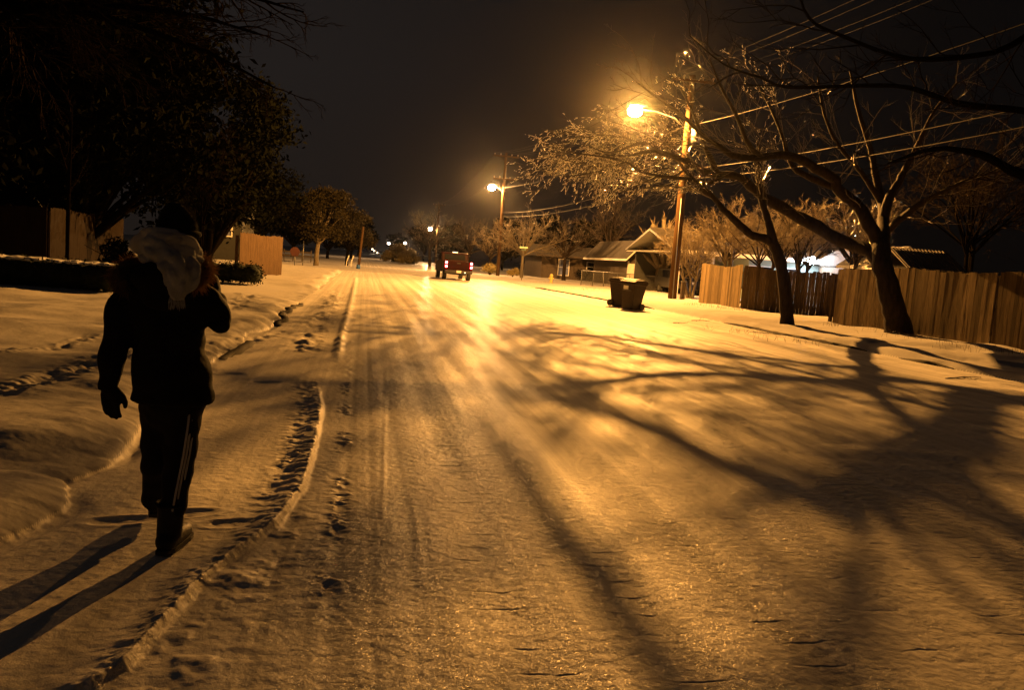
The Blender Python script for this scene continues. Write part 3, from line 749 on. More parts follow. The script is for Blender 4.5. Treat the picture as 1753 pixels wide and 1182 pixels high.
for P, n in ((R1, 22), (R2, 18), (R3, 14)): T.sprout(P, n, 2.6, .018, 2, (-.15, .05, .12), .8, .25, 0, nchild=(5, 4), ratio=.5)
T.build(rt, M_barkd, M_twigd, 12, 3)

def bare_tree(base, H, crown_r, seed, label, mb, mt, tr=.18, stems=1, n=9, sub_=(6, 5), bias=(0, 0, .12), fork=.35, group=None, name='bare_tree', crown='crown', lev=2, twig=.03, n2=3, low=.0):
    base = Vector(base); e_ = empty(name, base, label, 'tree', group)
    T = Tree(seed); r = T.r
    for q in range(stems):
        off = Vector((r.randn()*tr*1.2, r.randn()*tr*1.2, 0)) if stems > 1 else Vector((0,0,0))
        b = base+off; fh = H*fork
        lean = off*1.8 if stems > 1 else Vector((r.randn()*.1, 0, 0))
        tp = T.limb([b-Vector((0,0,.3)), b+Vector((0,0,.05)), b+lean*.5+Vector((0,0,fh*.6)), b+lean+Vector((0,0,fh))], [tr*1.3, tr*1.1, tr*.9, tr*.8], 4, .01)
        nl = n if stems == 1 else max(3, n//2)
        for i in range(nl):
            a = 2*PI*(i+r.rand()*.6)/nl; el = r.uniform(.25+low, 1.0)
            top = b+lean+Vector((math.cos(a)*crown_r*el, math.sin(a)*crown_r*el, fh+(H-fh)*(1.12-el*.75)*r.uniform(.8, 1.05)))
            s0 = b+lean+Vector((0,0,fh*r.uniform(.8, 1)))
            mid = s0.lerp(top, .45)+Vector((r.randn()*.15, r.randn()*.15, .12*H*r.uniform(.1, .8)*(1-el*.5)))
            L = T.limb([s0, mid, top], [tr*.55, tr*.33, tr*.10], 5, .03)
            T.sprout(L, sub_[0], (top-s0).length*.42, tr*.22, lev, bias, .8, .25, 0, nchild=sub_, ratio=.55)
    return e_, T

# --- lit bare tree by the second pole and its neighbours
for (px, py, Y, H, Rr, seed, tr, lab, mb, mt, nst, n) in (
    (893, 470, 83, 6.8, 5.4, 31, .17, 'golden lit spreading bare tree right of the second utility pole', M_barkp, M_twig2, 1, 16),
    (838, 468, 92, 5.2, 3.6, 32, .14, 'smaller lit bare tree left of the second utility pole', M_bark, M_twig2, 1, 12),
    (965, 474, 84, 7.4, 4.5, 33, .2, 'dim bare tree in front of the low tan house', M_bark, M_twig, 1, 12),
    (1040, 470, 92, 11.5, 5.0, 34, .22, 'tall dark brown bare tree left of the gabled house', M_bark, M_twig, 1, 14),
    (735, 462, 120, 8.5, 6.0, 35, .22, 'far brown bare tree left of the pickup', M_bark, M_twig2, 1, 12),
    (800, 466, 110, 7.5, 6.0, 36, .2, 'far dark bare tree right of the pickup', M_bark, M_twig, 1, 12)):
    b = gr(px, py); b = Vector((b.x*Y/b.y, Y, .1))
    e_, T = bare_tree(b, H, Rr, seed, lab, mb, mt, tr, nst, n, (7, 5), group='bare trees around the cross street', twig=.03)
    T.build(e_, mb, mt, 7, 3)
# --- pollarded tree beside the gable
pt = at(1132, 500, 58); pt = Vector((pt.x, 58, .12))
pe = empty('pollarded_tree', pt, 'thick pale pollarded tree with stubby upright limbs beside the gabled house', 'tree')
T = Tree(8)
T.limb([pt-Vector((0,0,.3)), pt+Vector((0,0,.1)), pt+Vector((-.05,0,1.2)), pt+Vector((-.1,0,2.0))], [.85,.62,.5,.42], 4, .01)
for dx, dy, dz, r0 in ((-1.7, 0, 4.1, .2), (-1.0, .3, 4.9, .22), (-.4, -.3, 5.3, .2), (.3, .2, 5.0, .2), (.9, -.2, 4.4, .18), (-1.9, .2, 2.9, .14)):
    L = T.limb([pt+Vector((dx*.15, dy*.2, 1.7)), pt+Vector((dx*.55, dy*.6, 1.7+(dz-1.7)*.45)), pt+Vector((dx, dy, dz))], [r0*1.3, r0, r0*.75], 4, .02)
    T.sprout(L, 16, 1.1, .03, 1, (0, 0, .6), .5, .6, 0, nchild=(4,), ratio=.5)
T.build(pe, M_barkp, M_twig2, 10, 3)
# --- dense shrubby trees behind the lit fence
for (px, Y, H, Rr, seed, lab) in ((1185, 45.5, 5.2, 2.6, 41, 'golden bushy bare tree right behind the nearest pole'),
                             (1245, 43, 5.6, 2.8, 42, 'golden bushy bare tree behind the lit fence corner'),
                             (1315, 41, 5.4, 2.7, 43, 'brown bushy bare tree behind the recessed fence, left of the forked trunk top'),
                             (1375, 40, 5.4, 2.6, 44, 'brown bushy bare tree in front of the bright white porch lamp'),
                             (1455, 38, 6.0, 2.8, 45, 'dim bushy bare tree behind the big trunk'),
                             (1660, 33, 8.5, 4.5, 46, 'very dark bare tree behind the tin shed')):
    x = at(px, 480, Y).x
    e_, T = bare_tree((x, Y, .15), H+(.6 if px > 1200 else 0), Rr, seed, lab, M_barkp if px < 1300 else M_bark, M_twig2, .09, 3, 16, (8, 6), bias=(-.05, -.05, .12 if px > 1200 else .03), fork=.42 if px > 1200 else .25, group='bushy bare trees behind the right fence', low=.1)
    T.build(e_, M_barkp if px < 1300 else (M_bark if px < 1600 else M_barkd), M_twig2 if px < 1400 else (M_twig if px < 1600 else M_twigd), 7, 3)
#EOF_PART2

# ------------------------------------------------------------------ picket fences
def fence(a, b, za, zb, h, label, mwood, seed, side=1, pw=.135, wav=.05, kink=None):
    """solid board fence from a to b (x, y); boards face `side`"""
    r = random.Random(seed)
    A = Vector((a[0], a[1], za)); B = Vector((b[0], b[1], zb)); L = (B-A).length; d = (B-A).normalized()
    nrm = Vector((-d.y, d.x, 0))*side; rz = math.atan2(d.y, d.x)
    root = empty('wooden_fence', A, label, 'fence', 'board fences of the yards')
    n = int(L/pw); m = MB()
    for i in range(n):
        t = (i+.5)/n; c = A.lerp(B, t)
        top = h + r.uniform(-.025, .025) + wav*math.sin(t*L*1.3+seed)
        wd = pw*r.uniform(.985, .999)
        m.box(c + Vector((0, 0, top/2-.1)) + nrm*r.uniform(.0, .003), (wd, .02, top+.2), rz, ry=r.uniform(-.003, .003), rx=r.uniform(-.004, .004))
    m.build('boards', mwood, root)
    for z in (.35, h*.5, h-.3):
        MB().box((A+B)/2 + Vector((0, 0, z)) - nrm*.04, (L, .04, .09), rz).build('rail', mwood, root)
    k = max(2, int(L/2.4)+1)
    for i in range(k):
        p = A.lerp(B, i/(k-1))
        MB().box(p + Vector((0, 0, h/2-.15)) - nrm*.11, (.1, .1, h+.1), rz).build('post', mwood, root)
    return root
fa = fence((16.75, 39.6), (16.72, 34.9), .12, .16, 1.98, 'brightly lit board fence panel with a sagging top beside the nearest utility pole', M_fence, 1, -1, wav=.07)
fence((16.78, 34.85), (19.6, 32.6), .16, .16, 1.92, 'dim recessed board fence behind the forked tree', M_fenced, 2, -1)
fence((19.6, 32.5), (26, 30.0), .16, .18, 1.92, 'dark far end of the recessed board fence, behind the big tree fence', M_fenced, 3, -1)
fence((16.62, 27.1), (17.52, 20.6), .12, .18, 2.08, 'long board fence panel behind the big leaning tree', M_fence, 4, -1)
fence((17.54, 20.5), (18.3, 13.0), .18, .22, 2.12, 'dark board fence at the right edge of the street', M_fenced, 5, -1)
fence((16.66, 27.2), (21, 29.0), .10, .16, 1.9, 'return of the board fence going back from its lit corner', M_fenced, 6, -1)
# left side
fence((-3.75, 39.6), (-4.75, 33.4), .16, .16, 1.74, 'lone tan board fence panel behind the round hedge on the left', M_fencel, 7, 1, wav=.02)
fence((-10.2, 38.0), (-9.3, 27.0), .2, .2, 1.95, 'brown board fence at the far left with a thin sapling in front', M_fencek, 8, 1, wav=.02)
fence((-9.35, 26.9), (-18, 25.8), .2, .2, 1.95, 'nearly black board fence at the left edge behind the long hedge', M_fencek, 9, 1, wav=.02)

# chain link fence
def chain_fence(a, b, h, label):
    A = Vector((*a, .12)); B = Vector((*b, .12)); L = (B-A).length
    root = empty('chain_link_fence', A, label, 'fence')
    k = 6
    for i in range(k+1):
        p = A.lerp(B, i/k); lean = .12*math.sin(i*2.3)
        MB().tube([p-Vector((0,0,.2)), p+Vector((lean, 0, h))], .035, 8).build('post', M_galv, root, True)
    MB().tube([A+Vector((0,0,h)), B+Vector((0,0,h))], .03, 8).build('top_rail', M_galv, root, True)
    m = MB(); d = (B-A).normalized(); s = .11; n = int(L/s)
    for i in range(-int(h/s), n+1):
        for sg in (1, -1):
            t0 = i*s; x0, x1 = (t0, t0+h) if sg > 0 else (t0+h, t0)
            def clip(x0, x1):
                z0, z1 = 0, h
                if x1 == x0: return None
                lo, hi = 0.0, 1.0
                for q in (0.0, L):
                    t = (q-x0)/(x1-x0)
                    if (x0 < q) == (q == 0): lo = max(lo, t) if 0 <= t <= 1 else lo
                    elif 0 <= t <= 1: hi = min(hi, t)
                if not (0 <= x0+(x1-x0)*(lo+hi)/2 <= L): return None
                return lo, hi
            c = clip(x0, x1)
            if not c: continue
            p = A + d*(x0+(x1-x0)*c[0]) + Vector((0, 0, h*c[0])); q = A + d*(x0+(x1-x0)*c[1]) + Vector((0, 0, h*c[1]))
            m.tube([p, q], .007, 3, False)
    m.build('wire_mesh', M_galv, root)
g0 = at(995, 480, 66).x; g1 = at(1122, 497, 57).x
chain_fence((g0, 66), (g1, 57), 1.15, 'pale chain link fence in front of the gabled house')

# ------------------------------------------------------------------ houses on the right
def window(root, c, w_, h_, axis='Y', lit=None):
    """window in a wall facing -Y"""
    f = MB()
    f.box(c + Vector((-w_/2, -.03, 0)), (.07, .08, h_)); f.box(c + Vector((w_/2, -.03, 0)), (.07, .08, h_))
    f.box(c + Vector((0, -.03, h_/2+.035)), (w_+.07, .08, .07)); f.box(c + Vector((0, -.03, -h_/2-.035)), (w_+.07, .09, .07))
    f.box(c + Vector((0, -.025, 0)), (w_-.07, .05, .04))
    o = f.build('window', M_white, root)
    MB().box(c + Vector((0, .0, 0)), (w_-.07, .02, h_)).build('pane', lit or M_glass, o)
# gabled house
hx = at(1079, 480, 76).x
M_shingle = mat('snow_dusted_shingles', (.045, .038, .032), .85, .35, 3, .3, 20)
gh = empty('gabled_house', (hx, 76, .1), 'tan house with a pale overhanging gable end behind the pollarded tree', 'house')
MB().prism([(hx-.35, 0), (hx+4.2, 0), (hx+4.2, 2.9), (hx+.35, 4.1), (hx-.35, 3.0)], 'Y', 76, 88).build('wall', M_brick, gh)
r_ = MB(); ax, az, bx_, bz = hx-1.5, 2.45, hx+.15, 4.35
r_.prism([(hx-1.35, 2.55), (hx+.35, 4.35), (hx+.35, 4.20), (hx-1.35, 2.40)], 'Y', 73.6, 89)
r_.prism([(hx+.36, 4.35), (hx+4.6, 2.75), (hx+4.6, 2.60), (hx+.36, 4.20)], 'Y', 73.6, 89)
r_.build('roof', M_white, gh)
MB().prism([(hx-1.3, 2.56), (hx+.35, 4.36), (hx+4.5, 2.80), (hx+4.5, 2.88), (hx+.35, 4.46), (hx-1.3, 2.66)], 'Y', 73.7, 88.8).build('roof_snow', M_shingle, gh)
MB().box((hx-.35, 75.9, 1.25), (.14, .14, 2.4)).build('post', M_white, gh)
window(gh, Vector((hx+1.0, 75.99, 1.5)), 1.1, 1.3)
MB().box((hx+.15, 75.97, 1.15), (.8, .05, 2.1)).build('door', M_white, gh)
# low tan house behind the dim tree
lx = at(925, 475, 92).x; rx_ = at(1040, 480, 92).x
lh = empty('low_house', (lx, 92, .1), 'low tan house with one blue curtained window, behind the dim bare tree', 'house')
MB().box(((lx+rx_)/2, 97, 1.3), (rx_-lx, 10, 2.6)).build('wall', M_brick, lh)
MB().prism([(91.2, 2.62), (91.2, 2.5), (102.8, 2.5), (102.8, 2.62), (97, 3.9)], 'X', lx-.7, rx_+.7).build('roof', M_shingle, lh)
MB().box(((lx+rx_)/2, 91.15, 2.55), (rx_-lx+1.5, .05, .2)).build('fascia', M_brick, lh)
M_blue = mat('blue_curtain', (.10, .12, .22), .7, .1, 3, 0)
window(lh, Vector((lx+2.6, 91.97, 1.35)), 1.25, 1.75, lit=M_blue); window(lh, Vector((rx_-2.0, 91.97, 1.6)), 1.2, 1.0)
for k in range(5): MB().box((lx+.3+k*1.7 if k else lx+.06, 91.96, 1.3), (.1, .05, 2.4)).build('pilaster', M_brick, lh)

# carport house with the bright white lamp
cx0 = at(1160, 430, 50).x; cx1 = 29.6
ch = empty('carport_house', (cx0, 50, .15), 'long low pale green house with an open carport and a bright white porch lamp', 'house')
MB().box(((24.4+cx1)/2, 54.2, 1.55), (cx1-24.4, 8, 2.8)).build('wall', M_green, ch)
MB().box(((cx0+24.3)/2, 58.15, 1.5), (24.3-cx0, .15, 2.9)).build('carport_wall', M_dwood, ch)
for x in (cx0+.2, 21.9): MB().box((x, 50.1, 1.5), (.13, .13, 2.7)).build('post', M_white, ch)
MB().box(((cx0+cx1)/2, 49.25, 2.98), (cx1-cx0+1, .06, .26)).build('fascia', M_white, ch)
rf = MB(); rf.prism([(49.3, 3.0), (49.3, 3.1), (54.2, 4.5), (59.2, 3.1), (59.2, 3.0), (54.2, 4.35)], 'X', cx0-.5, cx1+.5).build('roof', M_steel, ch)
MB().prism([(49.32, 3.104), (49.36, 3.19), (54.2, 4.6), (59.1, 3.19), (59.1, 3.104), (54.2, 4.504)], 'X', cx0-.45, cx1+.45).build('roof_snow', M_shingle, ch)
MB().prism([(49.32, 3.0), (49.32, 2.96), (59.1, 2.96), (59.1, 3.0)], 'X', cx0-.45, cx1+.45).build('soffit', M_white, ch)
PORCH = at(1389, 446, 49.0)
window(ch, Vector((at(1305, 450, 50).x, 50.17, 1.75)), 1.6, 1.3); window(ch, Vector((at(1352, 450, 50).x, 50.17, 1.75)), 1.3, 1.3)
MB().box((PORCH.x-1.0, 50.17, 1.2), (1.0, .06, 2.1)).build('door', M_white, ch)
M_porch = bowl('white_porch_lamp_glass', (0.75, 0.88, 1.0), 45)
pb = MB().tube([(PORCH.x, 50.15, PORCH.z+.1), (PORCH.x, 49.3, PORCH.z+.14), (PORCH.x, 49.0, PORCH.z+.2)], .03, 8).box((PORCH.x, 50.15, PORCH.z+.1), (.16, .06, .24)).build('porch_lamp', M_steel, ch)
MB().ell(PORCH, (.27, .27, .28), 14, 9).build('glass_globe', M_porch, pb, True)
lamp_light('porch_light', PORCH, 800, (0.72, 0.86, 1.0), .2, ch, False)
# vehicle in the carport
def car_block(name, loc, rz, label, m, L=4.7, w_=1.85, h=1.75, cat='car'):
    root = empty(name, loc, label, cat)
    Mx = Matrix.Translation(loc) @ Matrix.Rotation(rz, 4, 'Z')
    def put(mb, nm, mm, par, **k):
        mb.v = [tuple(Mx @ Vector(v)) for v in mb.v]; return mb.build(nm, mm, par, **k)
    prof = [(-L/2, .45), (-L/2+.05, 1.0), (-L/2+.5, 1.08), (-L/2+.85, 1.62), (-L/2+1.2, h), (L/2-.7, h), (L/2-.12, 1.15), (L/2, .95), (L/2, .45)]
    bd = MB(); bd.prism([(y, z) for y, z in prof], 'X', -w_/2, w_/2); put(bd, 'body', m, root, bevel=.05)
    put(MB().prism([(-L/2+.83, 1.1), (-L/2+1.2, 1.62), (L/2-.75, 1.62), (L/2-.35, 1.15)], 'X', -w_/2-.01, w_/2+.01), 'side_windows', M_glass, root)
    put(MB().box((0, -L/2+.68, 1.36), (w_-.25, .03, .5), rx=-.55), 'rear_window', M_glass, root)
    for x in (-w_/2+.1, w_/2-.1):
        for y in (-L/2+.85, L/2-.9):
            q = MB().tube([(x-.11, y, .34), (x+.11, y, .34)], .34, 20); o = put(q, 'wheel', M_rub, root)
            put(MB().tube([(x-.12, y, .34), (x+.12, y, .34)], .19, 14), 'rim', M_galv, o)
    for x in (-w_/2+.22, w_/2-.22): put(MB().box((x, -L/2-.0, .9), (.26, .05, .22)), 'tail_light', M_glass, root)
    put(MB().box((0, -L/2-.02, .85), (.34, .03, .17)), 'licence_plate', M_plate, root)
    return root
car_block('parked_car', Vector((cx0+2.0, 54.3, .14)), 0.0, 'black car parked inside the dark open carport', M_blackp)

# tin shed behind the big fence, small gabled roof left of it
s0 = at(1556, 455, 30); s1 = at(1652, 458, 30)
sh = empty('tin_shed', (s0.x, 30, .15), 'dark garden shed with a ribbed tin roof behind the long fence', 'shed')
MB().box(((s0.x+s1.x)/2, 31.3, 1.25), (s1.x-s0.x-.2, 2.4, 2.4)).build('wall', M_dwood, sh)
rb = MB(); rb.prism([(29.9, 2.42), (29.9, 2.46), (31.3, 3.30), (32.7, 2.46), (32.7, 2.42), (31.3, 3.24)], 'X', s0.x-.1, s1.x+.1)
n = int((s1.x-s0.x)/.16)
for i in range(n+1):
    x = s0.x + i*.16
    rb.tube([(x, 29.9, 2.475), (x, 31.3, 3.315)], .022, 5)
rb.build('roof', M_shed, sh)
g = at(1515, 430, 36)
s2 = empty('gabled_shed', (g.x, 36, .15), 'small shed with a snowy pale gable peeking out right of the big trunk', 'shed')
MB().prism([(g.x-.2, .1), (g.x+2.4, .1), (g.x+2.4, 2.5), (g.x+1.1, 3.35), (g.x-.2, 2.5)], 'Y', 36, 39).build('wall', M_brick, s2)
MB().prism([(g.x-.45, 2.45), (g.x+1.1, 3.50), (g.x+2.65, 2.45), (g.x+2.65, 2.6), (g.x+1.1, 3.66), (g.x-.45, 2.6)], 'Y', 35.7, 39.3).build('roof', M_snowcap, s2)
# house roof faintly seen behind big tree
hb = at(1440, 425, 44); hb.x += 2.2
h3 = empty('snowy_roof_house', (hb.x, 44, .15), 'small brown house with snow on its roof between the porch lamp and the big trunk', 'house')
MB().box((hb.x+2, 47, 1.45), (4.2, 5.5, 2.6)).build('wall', M_brick, h3)
MB().prism([(43.8, 2.75), (43.8, 2.9), (47, 3.9), (50.2, 2.9), (50.2, 2.75)], 'X', hb.x-.3, hb.x+4.2).build('roof', M_shingle, h3)

# ------------------------------------------------------------------ wheeled bins in the road
def bin_(px, py, rz, label, lid_open=0):
    b = gr(px, py, 0.0); b.z = gz(b.x, b.y) + .0
    root = empty('wheelie_bin', b, label, 'bin', 'pair of wheeled rubbish bins on the road')
    Mx = Matrix.Translation(b) @ Matrix.Rotation(math.radians(2.5), 4, 'Y') @ Matrix.Rotation(rz, 4, 'Z') @ Matrix.Scale(1.08, 4)
    def put(mb, nm, mm, par, **k):
        mb.v = [tuple(Mx @ Vector(v)) for v in mb.v]; return mb.build(nm, mm, par, **k)
    # front faces -Y; handle and wheels at +Y
    m = MB()
    secs = [(.0, .24, -.22, .20), (.12, .25, -.24, .24), (.62, .285, -.31, .32), (.92, .31, -.36, .37), (.925, .335, -.385, .39), (.985, .335, -.385, .39)]
    vs = []; n = 0
    for z, hx_, y0_, y1_ in secs: vs += [(-hx_, y0_, z), (hx_, y0_, z), (hx_, y1_, z), (-hx_, y1_, z)]
    fs = [(3, 2, 1, 0)]
    for i in range(len(secs)-1):
        for j in range(4): fs.append((i*4+j, i*4+(j+1) % 4, i*4+4+(j+1) % 4, i*4+4+j))
    k = (len(secs)-1)*4; fs.append((k, k+1, k+2, k+3)); m.add(vs, fs)
    put(m, 'body', M_bin, root, bevel=.018)
    l = MB(); l.prism([(-.42, .99), (-.42, 1.02), (-.30, 1.075), (.1, 1.10), (.36, 1.085), (.42, 1.02), (.42, .99)], 'X', -.35, .35)
    lid = put(l, 'lid', M_bin, root, bevel=.015)
    s_ = MB(); s_.prism([(-.33, 1.078), (.1, 1.105), (.33, 1.092), (.28, 1.125), (.05, 1.145), (-.22, 1.115)], 'X', -.27, .25)
    put(s_, 'snow_cap', M_snowcap, lid, bevel=.02)
    put(MB().tube([(-.26, .43, .98), (-.26, .50, 1.0), (.26, .50, 1.0), (.26, .43, .98)], .018, 8), 'handle', M_bin, root)
    put(MB().tube([(-.33, .25, .12), (.33, .25, .12)], .014, 8), 'axle', M_steel, root)
    for x in (-.29, .29):
        w_ = put(MB().tube([(x-.03, .27, .125), (x+.03, .27, .125)], .125, 20), 'wheel', M_rub, root)
        put(MB().tube([(x-.035, .27, .125), (x+.035, .27, .125)], .055, 12), 'hub', M_bin, w_)
    put(MB().box((-.08, -.347, .80), (.22, .012, .14), rx=.12), 'label_plate', M_plate, root)
    put(MB().tube([(-.2, -.36, .70), (.2, -.36, .70)], .015, 8), 'lift_bar', M_steel, root)
    return root
bin_(1060, 525, .75, 'brown wheeled bin with snow on its lid, the left one of the pair')
bin_(1080, 530, -1.0, 'brown wheeled bin, the right one of the pair, wheels towards the pole')
# tipped bag beside it
bg = gr(1096, 531); bg.z = gz(bg.x, bg.y)
o = MB().ell(bg+Vector((0,0,.06)), (.16, .12, .07), 12, 8).caps([bg+Vector((.0,0,.05)), bg+Vector((.2,.05,.03))], [.05, .02]).remesh('rubbish_bag', M_rub, None, .015, 2)
tag(o, 'small black lump of rubbish on the snow at the right foot of the bins', 'rubbish')

# ------------------------------------------------------------------ pickup
pk = Vector((at(784, 478, 57).x, 57.0, 0)); pk.z = gz(pk.x, pk.y)+.005
truck = empty('pickup_truck', pk, 'dark red pickup truck seen from behind with its red brake lights on', 'pickup truck')
Mt = Matrix.Translation(pk) @ Matrix.Rotation(math.radians(2), 4, 'Z')
def tp(mb, nm, mm, par=truck, **k):
    mb.v = [tuple(Mt @ Vector(v)) for v in mb.v]; return mb.build(nm, mm, par, **k)
# tail at y=0, nose at y=5.6
bed = MB()
for sx in (-1, 1): bed.prism([(.02, .62), (.02, 1.32), (2.0, 1.32), (2.0, .62)], 'X', sx*.86-.10, sx*.86+.10)
bed.box((0, 1.98, .97), (1.9, .06, .7)); bed.box((0, 1.0, .66), (1.5, 1.9, .08))
tp(bed, 'bed', M_red, bevel=.02)
tg = tp(MB().box((0, .035, .99), (1.50, .06, .62)), 'tailgate', M_red, bevel=.015)
tp(MB().box((0, -.005, 1.18), (.24, .03, .07)), 'handle', M_blackp, tg)
cab = MB(); cab.prism([(2.02, .62), (2.02, 1.30), (2.22, 1.86), (2.5, 1.93), (3.4, 1.93), (3.75, 1.80), (4.2, 1.28), (5.5, 1.15), (5.62, .9), (5.6, .5), (2.02, .5)], 'X', -.96, .96)
tp(cab, 'cab', M_red, bevel=.06)
tp(MB().box((0, 2.085, 1.60), (1.45, .03, .40), rx=-.34), 'rear_window', M_glass)
tp(MB().prism([(2.35, 1.33), (2.42, 1.82), (3.45, 1.84), (3.95, 1.35)], 'X', -.967, .967), 'side_windows', M_glass)
bp = tp(MB().box((0, -.1, .58), (1.9, .16, .20)), 'bumper', M_blackp, bevel=.03)
tp(MB().box((0, -.19, .60), (.32, .02, .16)), 'licence_plate', M_plate)
tp(MB().box((0, 1.0, .45), (1.1, 1.9, .12)), 'chassis', M_rub)
tp(MB().tube([(.45, .4, .36), (.45, -.12, .34)], .035, 8), 'exhaust', M_chrome)
M_tail = emit('brake_light', (.9, .01, .02), 2.2); M_tail2 = emit('brake_light_core', (1.0, .35, .38), 22); M_warm_glow = emit('warm_glow', (1.0, .8, .5), 2.5)
for sx in (-1, 1):
    t_ = tp(MB().box((sx*.87, -.005, 1.06), (.17, .06, .46)), 'tail_light', M_tail, bevel=.01)
    for z in (1.20, .93): tp(MB().ell((sx*.87, -.04, z), (.07, .025, .06), 12, 8), 'bulb', M_tail2, t_)
    lamp_o = bpy.data.lights.new('brake_glow', 'POINT'); lamp_o.energy = 2.0; lamp_o.color = (1, .03, .03); lamp_o.shadow_soft_size = .08
    lo = bpy.data.objects.new('brake_glow', lamp_o); COL.objects.link(lo); lo.parent = truck; lo.location = (Mt @ Vector((sx*.87, -.25, 1.06))) - pk
    tp(MB().box((sx*1.12, 3.75, 1.42), (.2, .1, .26)), 'mirror', M_blackp, bevel=.02)
    for y in (1.05, 4.65):
        wv = tp(MB().tube([(sx*.85-.13, y, .38), (sx*.85+.13, y, .38)], .38, 24), 'wheel', M_rub)
        tp(MB().tube([(sx*.85-.14, y, .38), (sx*.85+.14, y, .38)], .22, 16), 'rim', M_chrome, wv)
tp(MB().box((0, 2.2, 1.93), (.36, .06, .05)), 'cab_reflection_strip', M_warm_glow)  # glowing strip that paints in the pale reflections at the cab roof
tp(MB().box((.43, -.20, .56), (.09, .02, .06)), 'plate_lamp', M_warm_glow)

# ------------------------------------------------------------------ small street furniture
def post_sign(px, py0, py1, Y, label, kind):
    b = gr(px, py0); b = Vector((b.x*Y/b.y, Y, .1)); top = at(px, py1, Y).z
    root = empty(kind, b, label, 'sign')
    MB().tube([b-Vector((0,0,.2)), Vector((b.x, b.y, top))], .035, 8).build('post', M_galv, root, True)
    return root, Vector((b.x, b.y, top))
r_, t_ = post_sign(893, 474, 424, 72, 'pale street name sign post with two crossed blades, right of the second utility pole', 'street_sign')
M_sgn = mat('green_grey_sign', (.20, .30, .26), .4, .1, 5, 0, metal=.2)
MB().box((t_.x, t_.y, t_.z+.02), (.75, .02, .16)).build('name_blade', M_sgn, r_)
MB().box((t_.x, t_.y, t_.z-.17), (.03, .7, .16), rz=.4).build('name_blade', M_sgn, r_)
r_, t_ = post_sign(504, 456, 431, 66, 'reddish octagonal sign on a thin post beyond the lone fence panel', 'stop_sign')
M_stop = mat('dull_red_sign', (.05, .013, .010), .45, .1, 5, 0)
MB().prism([(t_.x + .38*math.cos(PI/8+k*PI/4), t_.z + .38*math.sin(PI/8+k*PI/4)) for k in range(8)], 'Y', 65.94, 65.96).build('sign_plate', M_stop, r_)
r_, t_ = post_sign(518, 456, 412, 70, 'thin bare metal post right of the octagonal sign', 'metal_post')
for px in (592, 600):
    b = gr(px, 460); b = Vector((b.x*78/b.y, 78, .05))
    o = MB().tube([b-Vector((0,0,.2)), b+Vector((.05,0,.4)), b+Vector((.22, 0, 1.0))], .05, 8).build('marker_post', M_white, None, True)
    tag(o, 'short leaning marker post by the cross street, ' + ('left' if px == 592 else 'right') + ' one of two', 'post', 'leaning marker posts at the cross street')
b = gr(613, 462); b = Vector((b.x*72/b.y, 72, 0))
pr = empty('leaning_pole', b, 'thin leaning wooden pole with a blue foot left of the road end', 'pole')
tp_ = at(622, 388, 72)
MB().tube([b-Vector((0,0,.3)), b.lerp(tp_, .5), tp_], [.13, .11, .09], 10).build('pole', M_pole, pr, True)
M_blu = mat('blue_paint', (.03, .10, .32), .5, .2, 6, 0)
MB().tube([b, b.lerp(tp_, .10)], .18, 10).build('blue_foot', M_blu, pr, True)
b = gr(943.5, 479, .1); b = Vector((b.x*62/b.y, 62, .1))
hy = empty('fire_hydrant', b, 'small pale fire hydrant on the snow left of the chain link fence', 'fire hydrant')
M_hyd = mat('yellow_hydrant_paint', (.5, .38, .12), .5, .1, 6, 0)
MB().tube([b-Vector((0,0,.1)), b+Vector((0,0,.08)), b+Vector((0,0,.1)), b+Vector((0,0,.55)), b+Vector((0,0,.58)), b+Vector((0,0,.62))], [.16,.16,.11,.11,.15,.15], 12).build('barrel', M_hyd, hy)
MB().ell(b+Vector((0,0,.63)), (.13,.13,.13), 12, 8).build('bonnet', M_hyd, hy, True)
for sx in (-1, 1): MB().tube([b+Vector((0,0,.42)), b+Vector((sx*.2,0,.42))], .06, 10).build('outlet', M_hyd, hy)
b = Vector((p1b.x+.42, 42.6, .12))
mp_ = empty('utility_pedestal', b, 'short pale utility pedestal standing right against the nearest pole', 'utility box')
MB().box(b+Vector((0,0,.5)), (.22,.2,1.05)).build('cabinet', M_brick, mp_, bevel=.015)
MB().box(b+Vector((0,0,1.045)), (.26,.24,.05)).build('cap', M_galv, mp_, bevel=.01)
b = Vector((p1b.x-1.1, 47.5, .12))
mp2 = empty('gas_meter', b, 'small white meter near the foot of the pollarded tree', 'meter')
MB().box(b+Vector((0,0,.3)), (.24,.16,.3)).build('meter_body', M_white, mp2, bevel=.03)
MB().tube([b, b+Vector((0,0,.2)), b+Vector((.2,0,.25)), b+Vector((.2,0,0))], .03, 8).build('pipe', M_galv, mp2, True)

